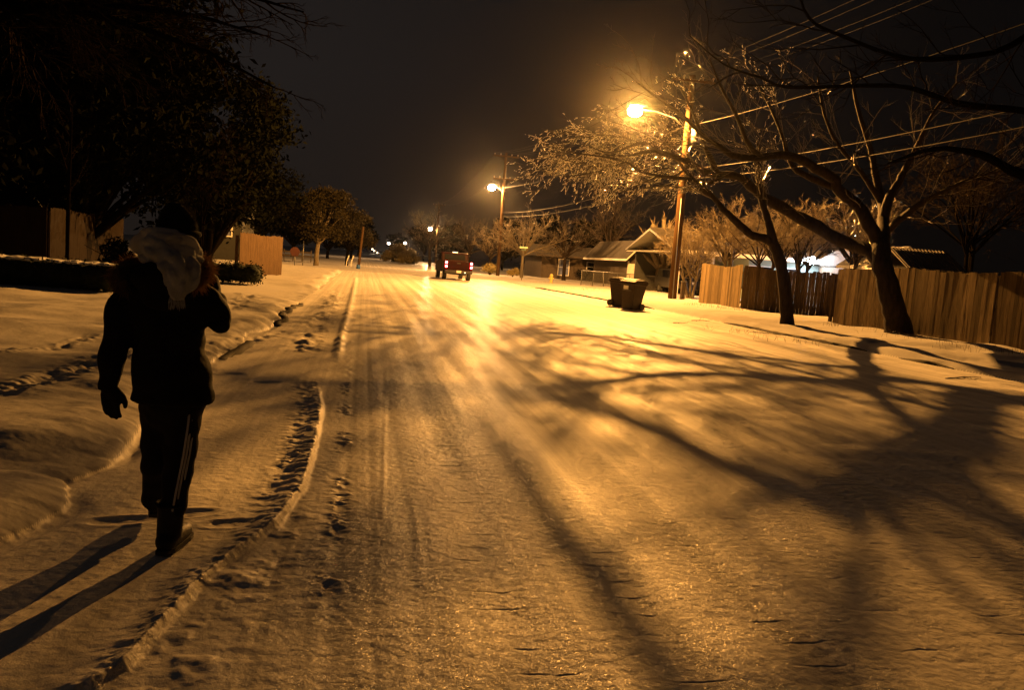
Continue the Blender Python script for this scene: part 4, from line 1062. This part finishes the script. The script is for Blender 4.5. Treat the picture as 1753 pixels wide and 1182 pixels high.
# ------------------------------------------------------------------ leaves
def leaf_cloud(name, centres, n, size, m, parent, seed, flat=.75):
    r = np.random.RandomState(seed); Vs = []
    tot = sum(c[1][0]*c[1][1]*c[1][2] for c in centres)
    for c, rad in centres:
        k = int(n*rad[0]*rad[1]*rad[2]/tot)
        p = r.randn(k, 3); p /= np.linalg.norm(p, axis=1, keepdims=True)
        rr = (r.rand(k, 1)**.45); p = p*rr*np.array(rad)*(1+.18*r.randn(k, 1)) + np.array(c)
        Vs.append(p)
    P = np.concatenate(Vs); k = len(P)
    a = r.randn(k, 3); a /= np.linalg.norm(a, axis=1, keepdims=True)
    b = r.randn(k, 3); b -= a*(a*b).sum(1, keepdims=True); b /= np.linalg.norm(b, axis=1, keepdims=True)
    s = size*(.6+.8*r.rand(k, 1))
    c = np.cross(a, b)
    Q = np.stack([P-a*s, P+b*s*.45+c*s*.15, P+a*s, P-b*s*.45+c*s*.15], 1).reshape(-1, 3)
    F_ = np.arange(4*k).reshape(-1, 4)
    return mesh_obj(name, np_mesh(name, Q, F_), m, parent)
def clumps(c, R, n, seed, sz=.42, low=-.6):
    r = random.Random(seed); out = []
    for i in range(n):
        while True:
            v = Vector((r.uniform(-1,1), r.uniform(-1,1), r.uniform(low,1)))
            if v.length < 1: break
        q = R[0]*sz*r.uniform(.6, 1.2)
        out.append(((c[0]+v.x*R[0], c[1]+v.y*R[1], c[2]+v.z*R[2]), (q, q, q*.7)))
    return out
def leafy_tree(base, H, cR, seed, label, ml, mb, tr, nl, ls, ch=.5, ncl=22, group=None, stems=1):
    base = Vector(base); e_ = empty('leafy_tree', base, label, 'tree', group)
    T = Tree(seed); zc = H*(1-ch*.5)+base.z
    T.limb([base-Vector((0,0,.3)), base+Vector((0,0,.05)), base+Vector((0,0,H*(1-ch)*.6)), base+Vector((.1,0,H*(1-ch)+.2))], [tr*1.3, tr*1.05, tr*.85, tr*.75], 4, .01)
    cl = clumps((base.x, base.y, zc), (cR, cR, H*ch*.5), ncl, seed)
    s0 = base+Vector((.1,0,H*(1-ch)))
    for c, q in cl:
        v = Vector(c); T.limb([s0, s0.lerp(v, .5)+Vector((0,0,.2)), v], [tr*.45, tr*.25, tr*.08], 3, .03)
    T.build(e_, mb, mb, 8, 3)
    leaf_cloud('crown', cl, nl, ls, ml, e_, seed)
    return e_
gl = 'leafy trees on the left side'
b = gr(541, 457); leafy_tree((b.x*72/b.y, 72, .1), 6.2, 2.6, 51, 'lit leafy oak with a pale trunk at the left corner of the cross street', M_leafo, M_barkp, .22, 16000, .13, .72, 34, gl)
b = gr(585, 458); leafy_tree((b.x*82/b.y+.4, 84, .1), 5.6, 2.3, 52, 'smaller leafy tree behind the leaning pole', M_leafo, M_barkd, .16, 9000, .12, .75, 24, gl)
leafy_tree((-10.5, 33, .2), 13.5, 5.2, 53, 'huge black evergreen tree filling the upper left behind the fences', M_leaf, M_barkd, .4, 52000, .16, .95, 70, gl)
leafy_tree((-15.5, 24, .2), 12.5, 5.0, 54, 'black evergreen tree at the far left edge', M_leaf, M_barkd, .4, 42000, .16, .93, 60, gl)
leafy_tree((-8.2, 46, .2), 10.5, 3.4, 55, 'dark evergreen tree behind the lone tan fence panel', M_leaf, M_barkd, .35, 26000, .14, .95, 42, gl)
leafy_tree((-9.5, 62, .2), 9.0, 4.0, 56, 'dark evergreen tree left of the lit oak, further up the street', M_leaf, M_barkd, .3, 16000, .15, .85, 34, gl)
# multi-stem bare trees on the left
for (x, y, H, Rr, seed, lab, st) in ((-6.2, 33.5, 6.5, 2.2, 61, 'slender multi stemmed bare tree between the walker and the lone fence panel', 5),
                                ):
    e_, T = bare_tree((x, y, .15), H, Rr, seed, lab, M_bark, M_twig, .045, st, 8, (6, 5), fork=.35, low=.1)
    T.build(e_, M_barkd, M_twigd, 6, 3)
lt = empty('bare_tree', (-7.8, 13.5, .2), 'near bare tree at upper left whose fine twigs hang across the dark sky', 'tree')
T = Tree(71)
T.limb([(-7.8,13.5,-.1),(-7.75,13.6,1.5),(-7.6,13.8,3.2),(-7.4,14,5.2),(-7.2,14.2,8)], [.36,.3,.26,.2,.08], 5, .01)
for k, (px, py, Y) in enumerate(((450, 60, 15.5), (520, 20, 17), (470, 150, 16), (380, -20, 14), (300, 60, 17), (200, 120, 16), (120, 20, 14), (420, -80, 18), (60, 120, 15))):
    e = at(px, py, Y); s0 = Vector((-7.5, 13.9, 3.6+.35*k))
    L = T.limb([s0, s0.lerp(e, .4)+Vector((0,0,.7)), s0.lerp(e, .75)+Vector((0,0,.5)), e], [.09, .06, .04, .015], 5, .03)
    T.sprout(L, 16, 1.9, .022, 2, (.15, .05, -.05), .75, .25, .03, nchild=(5, 4), ratio=.5)
T.build(lt, M_barkd, M_twigd, 10, 3)
b = Vector((at(115, 440, 24).x, 24, .2))
sp_ = empty('sapling', b, 'thin dark sapling in front of the brown fence at far left', 'tree')
T = Tree(72); L = T.limb([b-Vector((0,0,.3)), b+Vector((0,0,1.5)), b+Vector((.02,0,3)), b+Vector((.05,0,4.6))], [.055, .05, .042, .02], 5, .01)
T.sprout(L, 12, 1.2, .014, 1, (0, 0, .3), .7, .5, 0, nchild=(5,), ratio=.5); T.build(sp_, M_barkd, M_twigd, 8, 3)
# hedges
def hedge(x0, x1, y, h, dpt, label, seed, n, snow=True):
    root = empty('hedge', ((x0+x1)/2, y, .15), label, 'hedge', 'clipped hedges on the left lawn')
    r = random.Random(seed); cl = []; L = x1-x0; k = max(2, int(L/.38))
    for i in range(k+1):
        for j in range(2):
            q = r.uniform(.42, .52)
            cl.append(((x0+L*i/k, y+(j-.5)*dpt*.5, .15+h*.5+r.uniform(-.02, .03)), (.34, dpt*.42, h*.50)))
    core = MB()
    for c, q in cl: core.ell(c, (q[0]*.9, q[1]*.9, q[2]*.88), 12, 8)
    core.remesh('core', M_hedge, root, .05, 3)
    leaf_cloud('leaves', cl, n, .045, M_hedge, root, seed)
    if snow:
        s_ = MB()
        for i in range(k+1):
            if r.random() < .8: s_.ell((x0+L*i/k, y+r.uniform(-.1, .1), .15+h*.98+r.uniform(-.02, .01)), (.26, dpt*.36, .055), 12, 6)
        s_.remesh('snow_cap', M_snowcap, root, .025, 3, disp=lambda c: .05*fbm(c[:, 0]+c[:, 2], c[:, 1], 4, 3))
hedge(-15.5, -5.7, 20.4, .68, .9, 'long dark clipped hedge with snow along its top, left of the walker', 81, 26000)
hedge(-5.5, -3.75, 29.6, .68, 1.1, 'short dark round ended hedge right of the walker, in front of the lone fence panel', 82, 9000, False)
# shrubs
def shrub(x, y, R_, H, label, ml, seed, n, ls=.06, group=None):
    root = empty('shrub', (x, y, .12), label, 'shrub', group)
    leaf_cloud('foliage', clumps((x, y, .12+H*.5), (R_*.75, R_*.75, H*.42), 12, seed, .5, -1), n, ls, ml, root, seed)
    T = Tree(seed)
    for i in range(6): T.limb([(x, y, 0), (x+T.r.randn()*.2*R_, y+T.r.randn()*.2*R_, H*.5), (x+T.r.randn()*.4*R_, y+T.r.randn()*.4*R_, H*.85)], [.03, .02, .01], 3, .02)
    mesh_obj('stems', paths_mesh('stems', T.limbs, 5), M_bark, root, True)
shrub(at(190, 440, 25.5).x, 25.5, .75, 1.35, 'scraggy dark shrub against the brown fence behind the walker', M_leaf, 91, 1800, .06)
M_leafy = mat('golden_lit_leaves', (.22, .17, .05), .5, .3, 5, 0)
for (px, Y, R_, H, sd, lab) in ((688, 165, 2.9, 3.0, 92, 'golden leafy bush by the far road, below the two tiny lamps'),
                             (670, 150, 2.2, 1.7, 93, 'low dark golden bush at the left foot of the golden leafy bush'),
                             (700, 140, 2.2, 2.0, 94, 'small low golden bush nearest the pickup'),):
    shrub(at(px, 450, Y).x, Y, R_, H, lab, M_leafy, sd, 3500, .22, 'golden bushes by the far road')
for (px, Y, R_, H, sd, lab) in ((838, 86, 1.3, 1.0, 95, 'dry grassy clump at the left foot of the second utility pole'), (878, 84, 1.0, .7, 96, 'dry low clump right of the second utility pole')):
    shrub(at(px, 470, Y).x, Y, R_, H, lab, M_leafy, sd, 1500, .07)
shrub(hx+.9, 75.0, .8, 1.4, 'dark shrub by the wall of the gabled house', M_leaf, 97, 1800, .08)
shrub(lx+5.5, 91.0, 1.6, 1.7, 'dark shrub below the eave of the low tan house', M_leaf, 98, 2500, .09)
# dry grass poking out at fences and kerb
r = np.random.RandomState(3); paths = []
def tuft(px, py, n, rad, h):
    c = gr(px, py, .12)
    for i in range(n):
        x = c.x+r.randn()*rad; y = c.y+r.randn()*rad; z = gz(x, y); dx, dy = r.randn(2)*.05
        paths.append(np.array([[x, y, z-.02, .004], [x+dx*.5, y+dy*.5, z+h*.6, .003], [x+dx*1.6, y+dy*1.6, z+h*(.7+.6*r.rand()), .001]]))
for px, py, n, rad in ((1205,527,60,.5),(1240,531,60,.5),(1262,533,50,.4),(1480,566,50,.5),(1530,575,60,.5),(1590,588,40,.5),(1660,600,40,.5),(1440,562,30,.4),(1370,580,30,.5),(1270,562,30,.5),(1000,498,30,.6),(925,484,30,.7),(1720,610,30,.4)):
    tuft(px, py, n, rad, .13)
tag(mesh_obj('dry_grass', paths_mesh('dry_grass', paths, 3), M_twig2), 'dry grass stalks poking through the snow along the right fence and verge', 'grass', kind='stuff')
# fallen sticks
for px, py, L, a in ((1200, 545, .8, .3), (1165, 548, .5, .1), (1310, 566, .9, 2.8), (1650, 640, 1.2, .4)):
    c = gr(px, py, .1); z = gz(c.x, c.y)
    T = Tree(int(px)); p = T.limb([(c.x-L/2*math.cos(a), c.y-L/2*math.sin(a), z+.01), (c.x, c.y, gz(c.x, c.y)+.03), (c.x+L/2*math.cos(a), c.y+L/2*math.sin(a), z+.02)], [.012, .01, .004], 4, .05)
    T.sprout(p, 4, .3, .005, 0, (0, 0, .05), .6, .2)
    o = mesh_obj('fallen_stick', paths_mesh('fallen_stick', T.limbs+T.twigs, 5), M_bark, None, True)
    tag(o, {1200: 'long fallen stick on the snow below the lit fence panel', 1165: 'short fallen stick just left of the longer stick near the lit fence', 1310: 'fallen stick on the snow left of the forked trunk', 1650: 'fallen stick at the right kerb below the long fence'}[px], 'stick', 'fallen sticks on the snowy verge')

# houses on the left, barely visible
for (px, Y, w_, lab, sd) in ((-150, 34, 7, 'dark house with a pale bluish wall above the black fence at far left', 1), (366, 58, 3.6, 'dark house with a dim bluish window behind the slender multi stemmed tree', 2)):
    x = at(px, 400, Y).x
    hh = empty('dim_house', (x, Y, .2), lab, 'house')
    MB().box((x, Y+3, 1.6), (w_, 6, 3.0)).build('wall', M_dwood, hh)
    MB().prism([(Y-.6, 3.12), (Y+3, 4.2), (Y+6.6, 3.12)], 'X', x-w_/2-.4, x+w_/2+.4).build('roof', M_dwood, hh)
    window(hh, Vector((x+.5, Y-.01, 2.3)), 1.3, .8, lit=M_blue)
# low white rail fence at the left of the cross street
rl = empty('rail_fence', (at(488, 450, 88).x, 88, .1), 'low pale rail fence in the dark left of the lit oak trunk', 'fence')
xa, xb = at(470, 450, 88).x, at(532, 450, 88).x
for z in (.45, .85): MB().box(((xa+xb)/2, 88, z+.1), (xb-xa, .06, .14)).build('rail', M_brick, rl)
for i in range(5): MB().box((xa+(xb-xa)*i/4, 88.06, .6), (.1, .06, 1.2)).build('post', M_brick, rl)
# dark tree line closing the street far away
for i, (px, Y, H, Rr) in enumerate(((600, 150, 7, 6), (560, 130, 7, 5), (724, 210, 9, 6), (770, 180, 9, 7), (612, 260, 9, 7), (678, 400, 11, 7), (860, 140, 8, 6), (930, 130, 9, 6), (1010, 125, 9, 6), (500, 120, 8, 6), (440, 105, 9, 6))):
    lab = ['far dark tree left of the road end', 'far dark tree behind the leaning pole', 'far dark tree behind the golden bush', 'far dark tree behind the pickup cab', 'farthest dark tree left of the tiny lamp cluster', 'farthest dark tree right of the tiny lamp cluster', 'far dark tree behind the second utility pole', 'far dark tree above the low tan house roof', 'far dark tree left of the gabled house roof', 'far dark tree behind the octagonal sign', 'far dark tree behind the lone fence panel'][i]
    leafy_tree((at(px, 450, Y).x, Y, 0), H, Rr*.62, 200+i, lab, M_leaf, M_barkd, .25, 4500, .34, .82, 20, 'far dark trees at the end of the street')
#EOF_PART3

# ------------------------------------------------------------------ thin icy night air
hz = MB().box((0, 420, 18.9), (1000, 1000, 40.2)).mesh('haze')
M_haze = bpy.data.materials.new('haze'); M_haze.use_nodes = True; n = M_haze.node_tree; n.nodes.clear()
ho = n.nodes.new('ShaderNodeOutputMaterial'); pv = n.nodes.new('ShaderNodeVolumePrincipled')
pv.inputs['Density'].default_value = HAZE_D; pv.inputs['Color'].default_value = (.9, .9, .9, 1); pv.inputs['Anisotropy'].default_value = 0.95
n.links.new(pv.outputs[0], ho.inputs['Volume'])
tag(mesh_obj('haze', hz, M_haze), 'thin misty night air glowing around the street lamps', 'haze', kind='stuff')

# ------------------------------------------------------------------ the walker, seen from behind
FOOT = gr(290, 945); PY = FOOT.y
def Q(px, py, dy=0.0): return at(px, py, PY+dy)
pz = gz(FOOT.x, FOOT.y)
M_skin = mat('skin', (.42, .27, .20), .5, .08, 20, .05)
M_coat = mat('black_parka_cloth', (.0075, .0070, .0070), .9, .2, 25, .4, 90, spec=.12, bdist=.004)
M_trs = mat('black_track_trousers', (.0085, .0085, .0095), .85, .15, 20, .2, 60, spec=.15)
M_stripe = mat('pale_stripe', (.40, .40, .42), .7, .1, 20, 0)
M_boot = mat('black_boot', (.010, .010, .010), .6, .2, 20, .2, 50, spec=.2)
M_knit = mat('dark_knit', (.022, .024, .024), .95, .3, 60, .6, 140, spec=.1, bdist=.004)
M_scarf = mat('pale_grey_scarf', (.42, .45, .50), .95, .2, 12, .6, 120, spec=.1, bdist=.006)
M_fur = mat('brown_fur', (.16, .105, .055), .9, .45, 30, 0, spec=.1)
for m_, c_, f_ in ((M_fur, (.45, .30, .16), .45), (M_scarf, (.6, .57, .55), .30), (M_knit, (.10, .09, .08), .3)): icy(m_, c_, f_)
M_glove = mat('black_knit_glove', (.011, .011, .011), .95, .2, 60, .4, 120, spec=.1, bdist=.003)
M_eye = mat('eye', (.5, .48, .45), .2, .05, 10, 0)
walker = empty('person', (FOOT.x, FOOT.y, pz), 'person in black parka, pale scarf and beanie walking away on the snow at left', 'person')

hipC = Q(295, 640, .02); hipR = Q(318, 690, .02); hipL = Q(272, 690, .05)
kneR = Q(308, 805, .03); ankR = Q(291, 908, .0); toeR = Q(309, 930, .13)
kneL = Q(264, 800, .14); ankL = Q(270, 852, .42); toeL = Q(275, 858, .60)
shL = Q(222, 492, .02); elL = Q(199, 585, -.02); wrL = Q(188, 662, .0)
shR = Q(338, 490, .04); elR = Q(379, 553, .06); wrR = Q(352, 470, .24)
neck = Q(290, 462, .03); head = Q(301, 405, .06); chest = Q(283, 520, .02); waist = Q(287, 600, .02)

# body: one continuous surface
b = MB()
b.caps([hipC, waist, chest, Q(286, 482, .03)], [.115, .10, .125, .085], 14)
b.caps([Q(240, 494, .03), chest+Vector((0,0,.05)), Q(328, 494, .04)], [.05, .08, .05], 10)
b.caps([Q(288, 490, .03), neck, Q(298, 430, .05)], [.06, .052, .055], 10)
b.ell(head, (.073, .092, .112), 18, 12)
b.ell(head+Vector((0, .03, -.06)), (.055, .065, .06), 14, 10)                       # jaw
b.caps([head+Vector((0, .085, .0)), head+Vector((0, .112, -.032))], [.012, .016], 8)  # nose
b.ell(head+Vector((0, .083, -.062)), (.024, .014, .009), 10, 6); b.ell(head+Vector((0, .081, -.074)), (.021, .014, .009), 10, 6)
b.ell(head+Vector((0, .078, .024)), (.055, .016, .012), 12, 6)
for sx in (-1, 1): b.ell(head+Vector((sx*.075, .0, -.01)), (.012, .022, .032), 10, 6)
for a, c, d, r0 in ((shL, elL, wrL, 1), (shR, elR, wrR, 1)): b.caps([a, c, d], [.048, .037, .026], 10)
for a, c, d in ((hipR, kneR, ankR), (hipL, kneL, ankL)): b.caps([hipC.lerp(a, .6), a, c, c.lerp(d, .35), d], [.085, .083, .053, .053, .036], 12)
for a, c in ((ankR, toeR), (ankL, toeL)): b.caps([a, a.lerp(c, .5)+Vector((0,0,-.04)), c], [.036, .036, .026], 8)
def hand(mb, w, d, pn, curl, sgn, R_=1.0, spread=.10):
    """palm from wrist w along d, palm normal pn, five fingers"""
    d = d.normalized(); pn = (pn - d*pn.dot(d)).normalized(); sd = d.cross(pn)*sgn
    pc = w + d*.045
    for k in (-.028, -.010, .010, .028): mb.caps([w+sd*k*.6, pc+sd*k*.9, w+d*.088+sd*k], [.016*R_, .016*R_, .0125*R_], 8)
    for k, (o, L) in enumerate(((-.030, .070), (-.010, .080), (.010, .075), (.029, .058))):
        p = w+d*.088+sd*o; dd = (d+sd*o*spread*8).normalized(); pts = [p]
        for q in range(3):
            an = curl*(q+.4); v = dd*math.cos(an)+pn*math.sin(an); pts.append(pts[-1]+v*L*(.45, .32, .25)[q])
        mb.caps(pts, [.0105*R_, .0098*R_, .009*R_, .0075*R_], 8)
    p = w+d*.022-sd*.030
    mb.caps([p, p-sd*.024+d*.030+pn*.010, p-sd*.032+d*.060+pn*.018, p-sd*.028+d*.082+pn*.024], [.015*R_, .0125*R_, .0105*R_, .008*R_], 8)
dL = (Q(190, 700, .01)-wrL); dR = Vector((-.35, .35, .9))
hand(b, wrL, dL, Vector((.2, .9, 0)), .28, -1); hand(b, wrR, dR, Vector((-.8, .1, .3)), .45, 1)
b.remesh('body', M_skin, walker, .0075, 4)
for sx in (-1, 1): MB().ell(head+Vector((sx*.029, .083, .004)), (.011, .009, .008), 12, 8).build('eye', M_eye, walker, True)
# dark hair under the hat
MB().ell(head+Vector((0, -.012, -.02)), (.082, .092, .105), 16, 10).remesh('hair', mat('dark_hair', (.02, .013, .009), .6, .3, 40, .4, 120), walker, .012, 2)

# trousers
t = MB()
t.caps([Q(290, 650, .02), Q(294, 690, .03)], [.15, .145], 14)
t.tube([hipR+Vector((-.01,0,.02)), Q(312, 740, .02), Q(307, 790, .03), Q(302, 830, .02), Q(297, 866, .0), Q(294, 884, .0)], [.098, .084, .073, .068, .064, .060], 16)
t.ell(hipR, (.10, .11, .10))
t.caps([hipL, kneL, ankL.lerp(kneL, .15)], [.085, .064, .058], 12)
t.tube([hipL, Q(273, 740, .10), Q(269, 790, .17), Q(267, 830, .26), Q(266, 862, .34)], [.092, .082, .074, .070, .066], 16)
t.ell(hipL, (.10, .11, .10))
t.remesh('trousers', M_trs, walker, .011, 3, disp=lambda c: .007*fbm(c[:, 0]*1.3+c[:, 1], c[:, 2], 9, 3)+.004*np.sin(c[:, 2]*46+8*fbm(c[:, 0], c[:, 1], 5, 2)))
for k, off in enumerate((-9, 0, 9)):
    m = MB(); P = []
    for px, py in ((334, 700), (330, 735), (323, 780), (316, 815), (309, 850), (304, 876)):
        P.append(Q(px - 4 + off*.55, py, -.065 + .018*k if py < 850 else -.06+.018*k))
    m.tube(P, .0055, 6); m.build('side_stripe', M_stripe, walker, True)
# boots
for a, c, nm in ((ankR, toeR, 0), (ankL, toeL, 1)):
    m = MB(); up = Vector((0, 0, 1)); f = (c-a); f.z = 0; f.normalize(); zg = (pz + .008) if nm == 0 else a.z-.085
    g = Vector((a.x, a.y, zg))
    m.tube([Vector((a.x+.002, a.y, a.z+.14)), Vector((a.x, a.y, a.z+.03)), g+up*.07-f*.01], [.066, .062, .060], 14)
    m.caps([g+up*.055-f*.045, g+up*.055+f*.03, g+up*.047+f*.12, g+up*.040+f*.19], [.052, .052, .048, .037], 12)
    bo = m.remesh('boot', M_boot, walker, .009, 3)
    sl = MB(); n_ = 16; vs = []
    sd = f.cross(up)
    prof = [(-.095, .0), (-.085, .032), (-.03, .043), (.06, .045), (.14, .05), (.20, .04), (.232, .0)]
    ring = [(u, v) for u, v in prof] + [(u, -v) for u, v in prof[-2:0:-1]]
    vs = [g+f*u+sd*v for u, v in ring]+[g+f*u+sd*v+up*.022 for u, v in ring]; n_ = len(ring)
    sl.add(vs, [tuple(range(n_)), tuple(range(2*n_-1, n_-1, -1))]+[(i, n_+i, n_+(i+1) % n_, (i+1) % n_) for i in range(n_)])
    sl.build('sole', M_rub, bo)
    MB().tube([Vector((a.x+.066*math.cos(q*PI/8), a.y+.066*math.sin(q*PI/8), a.z+.135)) for q in range(17)], .010, 8, False).build('cuff', M_coat, bo, True)
# parka
def sec(xl, xr, py, dy, ry):
    a, c = Q(xl, py, dy), Q(xr, py, dy); m = (a+c)/2; return (m, (c-a).length/2, ry)
m = MB()
m.loft([sec(222, 365, 688, .02, .165), sec(223, 366, 672, .02, .175), sec(226, 362, 640, .02, .17), sec(231, 354, 605, .02, .16), sec(229, 349, 575, .02, .152), sec(222, 349, 545, .02, .15),
        sec(214, 347, 520, .02, .15), sec(208, 346, 500, .02, .14), sec(208, 344, 484, .03, .125), sec(226, 334, 466, .04, .10), sec(255, 318, 452, .05, .07)], 28)
m.tube([Q(228, 492, .02), Q(210, 520, .01), Q(203, 555, -.005), Q(196, 590, -.02), Q(190, 625, -.01), Q(187, 660, .0), Q(186, 668, 0)], [.066, .077, .071, .064, .056, .052, .048], 16)
m.ell(Q(222, 494, .02), (.072, .085, .075))
m.tube([Q(328, 492, .04), Q(348, 512, .05), Q(364, 532, .06), Q(377, 548, .07)], [.072, .076, .072, .066], 16)
m.ell(Q(332, 494, .04), (.07, .08, .075)); m.ell(Q(376, 547, .07), (.062, .066, .06))
m.tube([Q(376, 547, .07), Q(366, 518, .13), Q(357, 492, .20), Q(353, 476, .23)], [.062, .060, .055, .050], 16)
coat = m.remesh('parka', M_coat, walker, .011, 4, disp=lambda c: .010*fbm(c[:, 0]+c[:, 1], c[:, 2], 7, 3)+.006*np.sin(c[:, 2]*36+6*fbm(c[:, 0], c[:, 1]+c[:, 2], 4, 2)))
# hood lying on the back, fur trim
m = MB(); m.ell(Q(280, 478, -.09), (.145, .075, .085), 20, 12); m.ell(Q(282, 505, -.10), (.11, .05, .08), 18, 10)
m.remesh('hood', M_coat, walker, .012, 3, disp=lambda c: .006*fbm(c[:, 0], c[:, 2], 10, 3))
rim = [Q(212, 492, -.06), Q(206, 476, .0), Q(212, 460, .06), Q(235, 450, .12), Q(300, 446, .15), Q(338, 448, .10), Q(350, 456, .03), Q(347, 470, -.04), Q(330, 484, -.10)]
rp = smooth_path(rim, [.034]*len(rim), 5)
fr = MB(); fr.tube([Vector(p[:3]) for p in rp], [.030]*len(rp), 10)
fo = fr.remesh('fur_trim', M_fur, walker, .010, 2)
r = np.random.RandomState(4); paths = []
for i in range(5200):
    p = rp[r.randint(len(rp))][:3]+r.randn(3)*.010; v = r.randn(3); v /= np.linalg.norm(v); L = .022+.022*r.rand()
    a = p+v*.024; c = a+v*L+np.array([0, 0, -.010])+r.randn(3)*.004
    paths.append(np.array([[*a, .0011], [*((a+c)/2+r.randn(3)*.002), .0009], [*c, .0003]]))
mesh_obj('fur_hairs', paths_mesh('fur_hairs', paths, 3), M_fur, fo)
# scarf: wound round head and neck, one end down the back
sc = MB()
def band(ctrl, rs, flat=.55):
    p = smooth_path(ctrl, rs, 6); n_ = len(p)
    for k in range(5):                             # pleats lying side by side
        ph = k*1.9; q_ = []
        for i, q in enumerate(p):
            o = (k-2)*.42*q[3]; wv = .22*q[3]*math.sin(i*.5+ph)
            v = Vector(q[:3]); t_ = Vector(p[min(i+1, n_-1)][:3])-Vector(p[max(i-1, 0)][:3]); t_.normalize()
            out_ = (v - Vector((head.x, head.y, v.z))); out_ = (out_ - t_*out_.dot(t_)).normalized()
            q_.append((v + t_.cross(out_)*o + out_*(wv + .25*q[3]*(k % 2)), q[3]*.42))
        sc.tube([a for a, b in q_], [b for a, b in q_], 10)
band([Q(243, 412, .02), Q(262, 410, -.05), Q(295, 414, -.075), Q(325, 424, -.04), Q(336, 440, .04), Q(320, 440, .12), Q(285, 430, .15), Q(255, 418, .09), Q(243, 412, .02)], [.040, .046, .046, .040, .036, .036, .036, .038, .040])
band([Q(246, 432, .02), Q(258, 440, -.05), Q(290, 446, -.085), Q(322, 448, -.06), Q(338, 452, .02), Q(320, 455, .11), Q(280, 450, .14), Q(252, 440, .08), Q(246, 432, .02)], [.036, .044, .046, .042, .038, .036, .034, .034, .036])
band([Q(250, 416, -.05), Q(272, 432, -.11), Q(292, 450, -.15), Q(304, 475, -.175), Q(305, 498, -.175), Q(303, 514, -.165)], [.036, .044, .046, .042, .036, .020])
band([Q(322, 446, -.08), Q(332, 462, -.125), Q(330, 480, -.14), Q(320, 492, -.15), Q(312, 504, -.16)], [.026, .028, .026, .022, .012])
for c, q in ((Q(243, 418, .0), (.055, .05, .052)), (Q(290, 470, -.15), (.035, .022, .06)), (Q(318, 478, -.15), (.03, .02, .05))): sc.ell(c, q)
sc.remesh('scarf', M_scarf, walker, .0065, 1, disp=lambda c: .008*fbm(c[:, 0]*1.2-c[:, 2]*.8, c[:, 1]+c[:, 2]*.3, 22, 3))
fr = []
for i in range(46):
    p = np.array(Q(290+r.rand()*26, 506+r.rand()*8, -.165)); q = p+np.array([r.randn()*.006, r.randn()*.004, -.035-.02*r.rand()])
    fr.append(np.array([[*p, .002], [*((p+q)/2+r.randn(3)*.003), .002], [*q, .001]]))
mesh_obj('fringe', paths_mesh('fringe', fr, 4), M_scarf, [o for o in walker.children if o.name.startswith('scarf')][0])
# beanie
h = MB(); hc = head
h.loft([(Q(305, 408, .06), .086, .100), (Q(305, 396, .06), .092, .106), (Q(305, 384, .06), .088, .102), (Q(304, 372, .06), .076, .088), (Q(301, 360, .055), .058, .066), (Q(299, 351, .05), .036, .042), (Q(299, 346, .05), .012, .014)], 24)
bn = h.remesh('beanie', M_knit, walker, .008, 2, disp=lambda c: .0030*np.sin(np.arctan2(c[:, 1]-hc.y, c[:, 0]-hc.x)*34))
c0 = Q(305, 399, .06)
MB().tube([c0+Vector((.092*math.cos(k*PI/10), .106*math.sin(k*PI/10), 0)) for k in range(21)], .016, 8, False).build('brim', M_knit, bn, True)
paths = []                                         # wool fuzz
for i in range(3800):
    u = r.rand()*2*PI; hh = r.rand(); z_ = c0.z - .03 + .175*hh; R1_ = .094*math.sqrt(max(0, 1-(hh*.98)**2.2))
    a = np.array([c0.x+R1_*math.cos(u)-.006*hh, c0.y+R1_*1.13*math.sin(u), z_]); v = np.array([math.cos(u), math.sin(u), .5])+r.randn(3)*.5; v /= np.linalg.norm(v)
    e_ = a+v*(.006+.008*r.rand()); paths.append(np.array([[*(a-v*.004), .0006], [*((a+e_)/2), .0005], [*e_, .0002]]))
mesh_obj('fuzz', paths_mesh('fuzz', paths, 3), M_knit, bn)
# gloves: knitted, five fingers
g = MB(); hand(g, wrL, dL, Vector((.2, .9, 0)), .28, -1, 1.38, .02); g.caps([wrL-dL.normalized()*.05, wrL+dL.normalized()*.02], [.038, .034], 12); g.remesh('glove', M_glove, walker, .0055, 2)
g = MB(); hand(g, wrR, dR, Vector((-.8, .1, .3)), .45, 1, 1.38, .02); g.caps([wrR-dR.normalized()*.05, wrR+dR.normalized()*.02], [.038, .034], 12); g.remesh('glove', M_glove, walker, .0055, 2)
#EOF_PART4
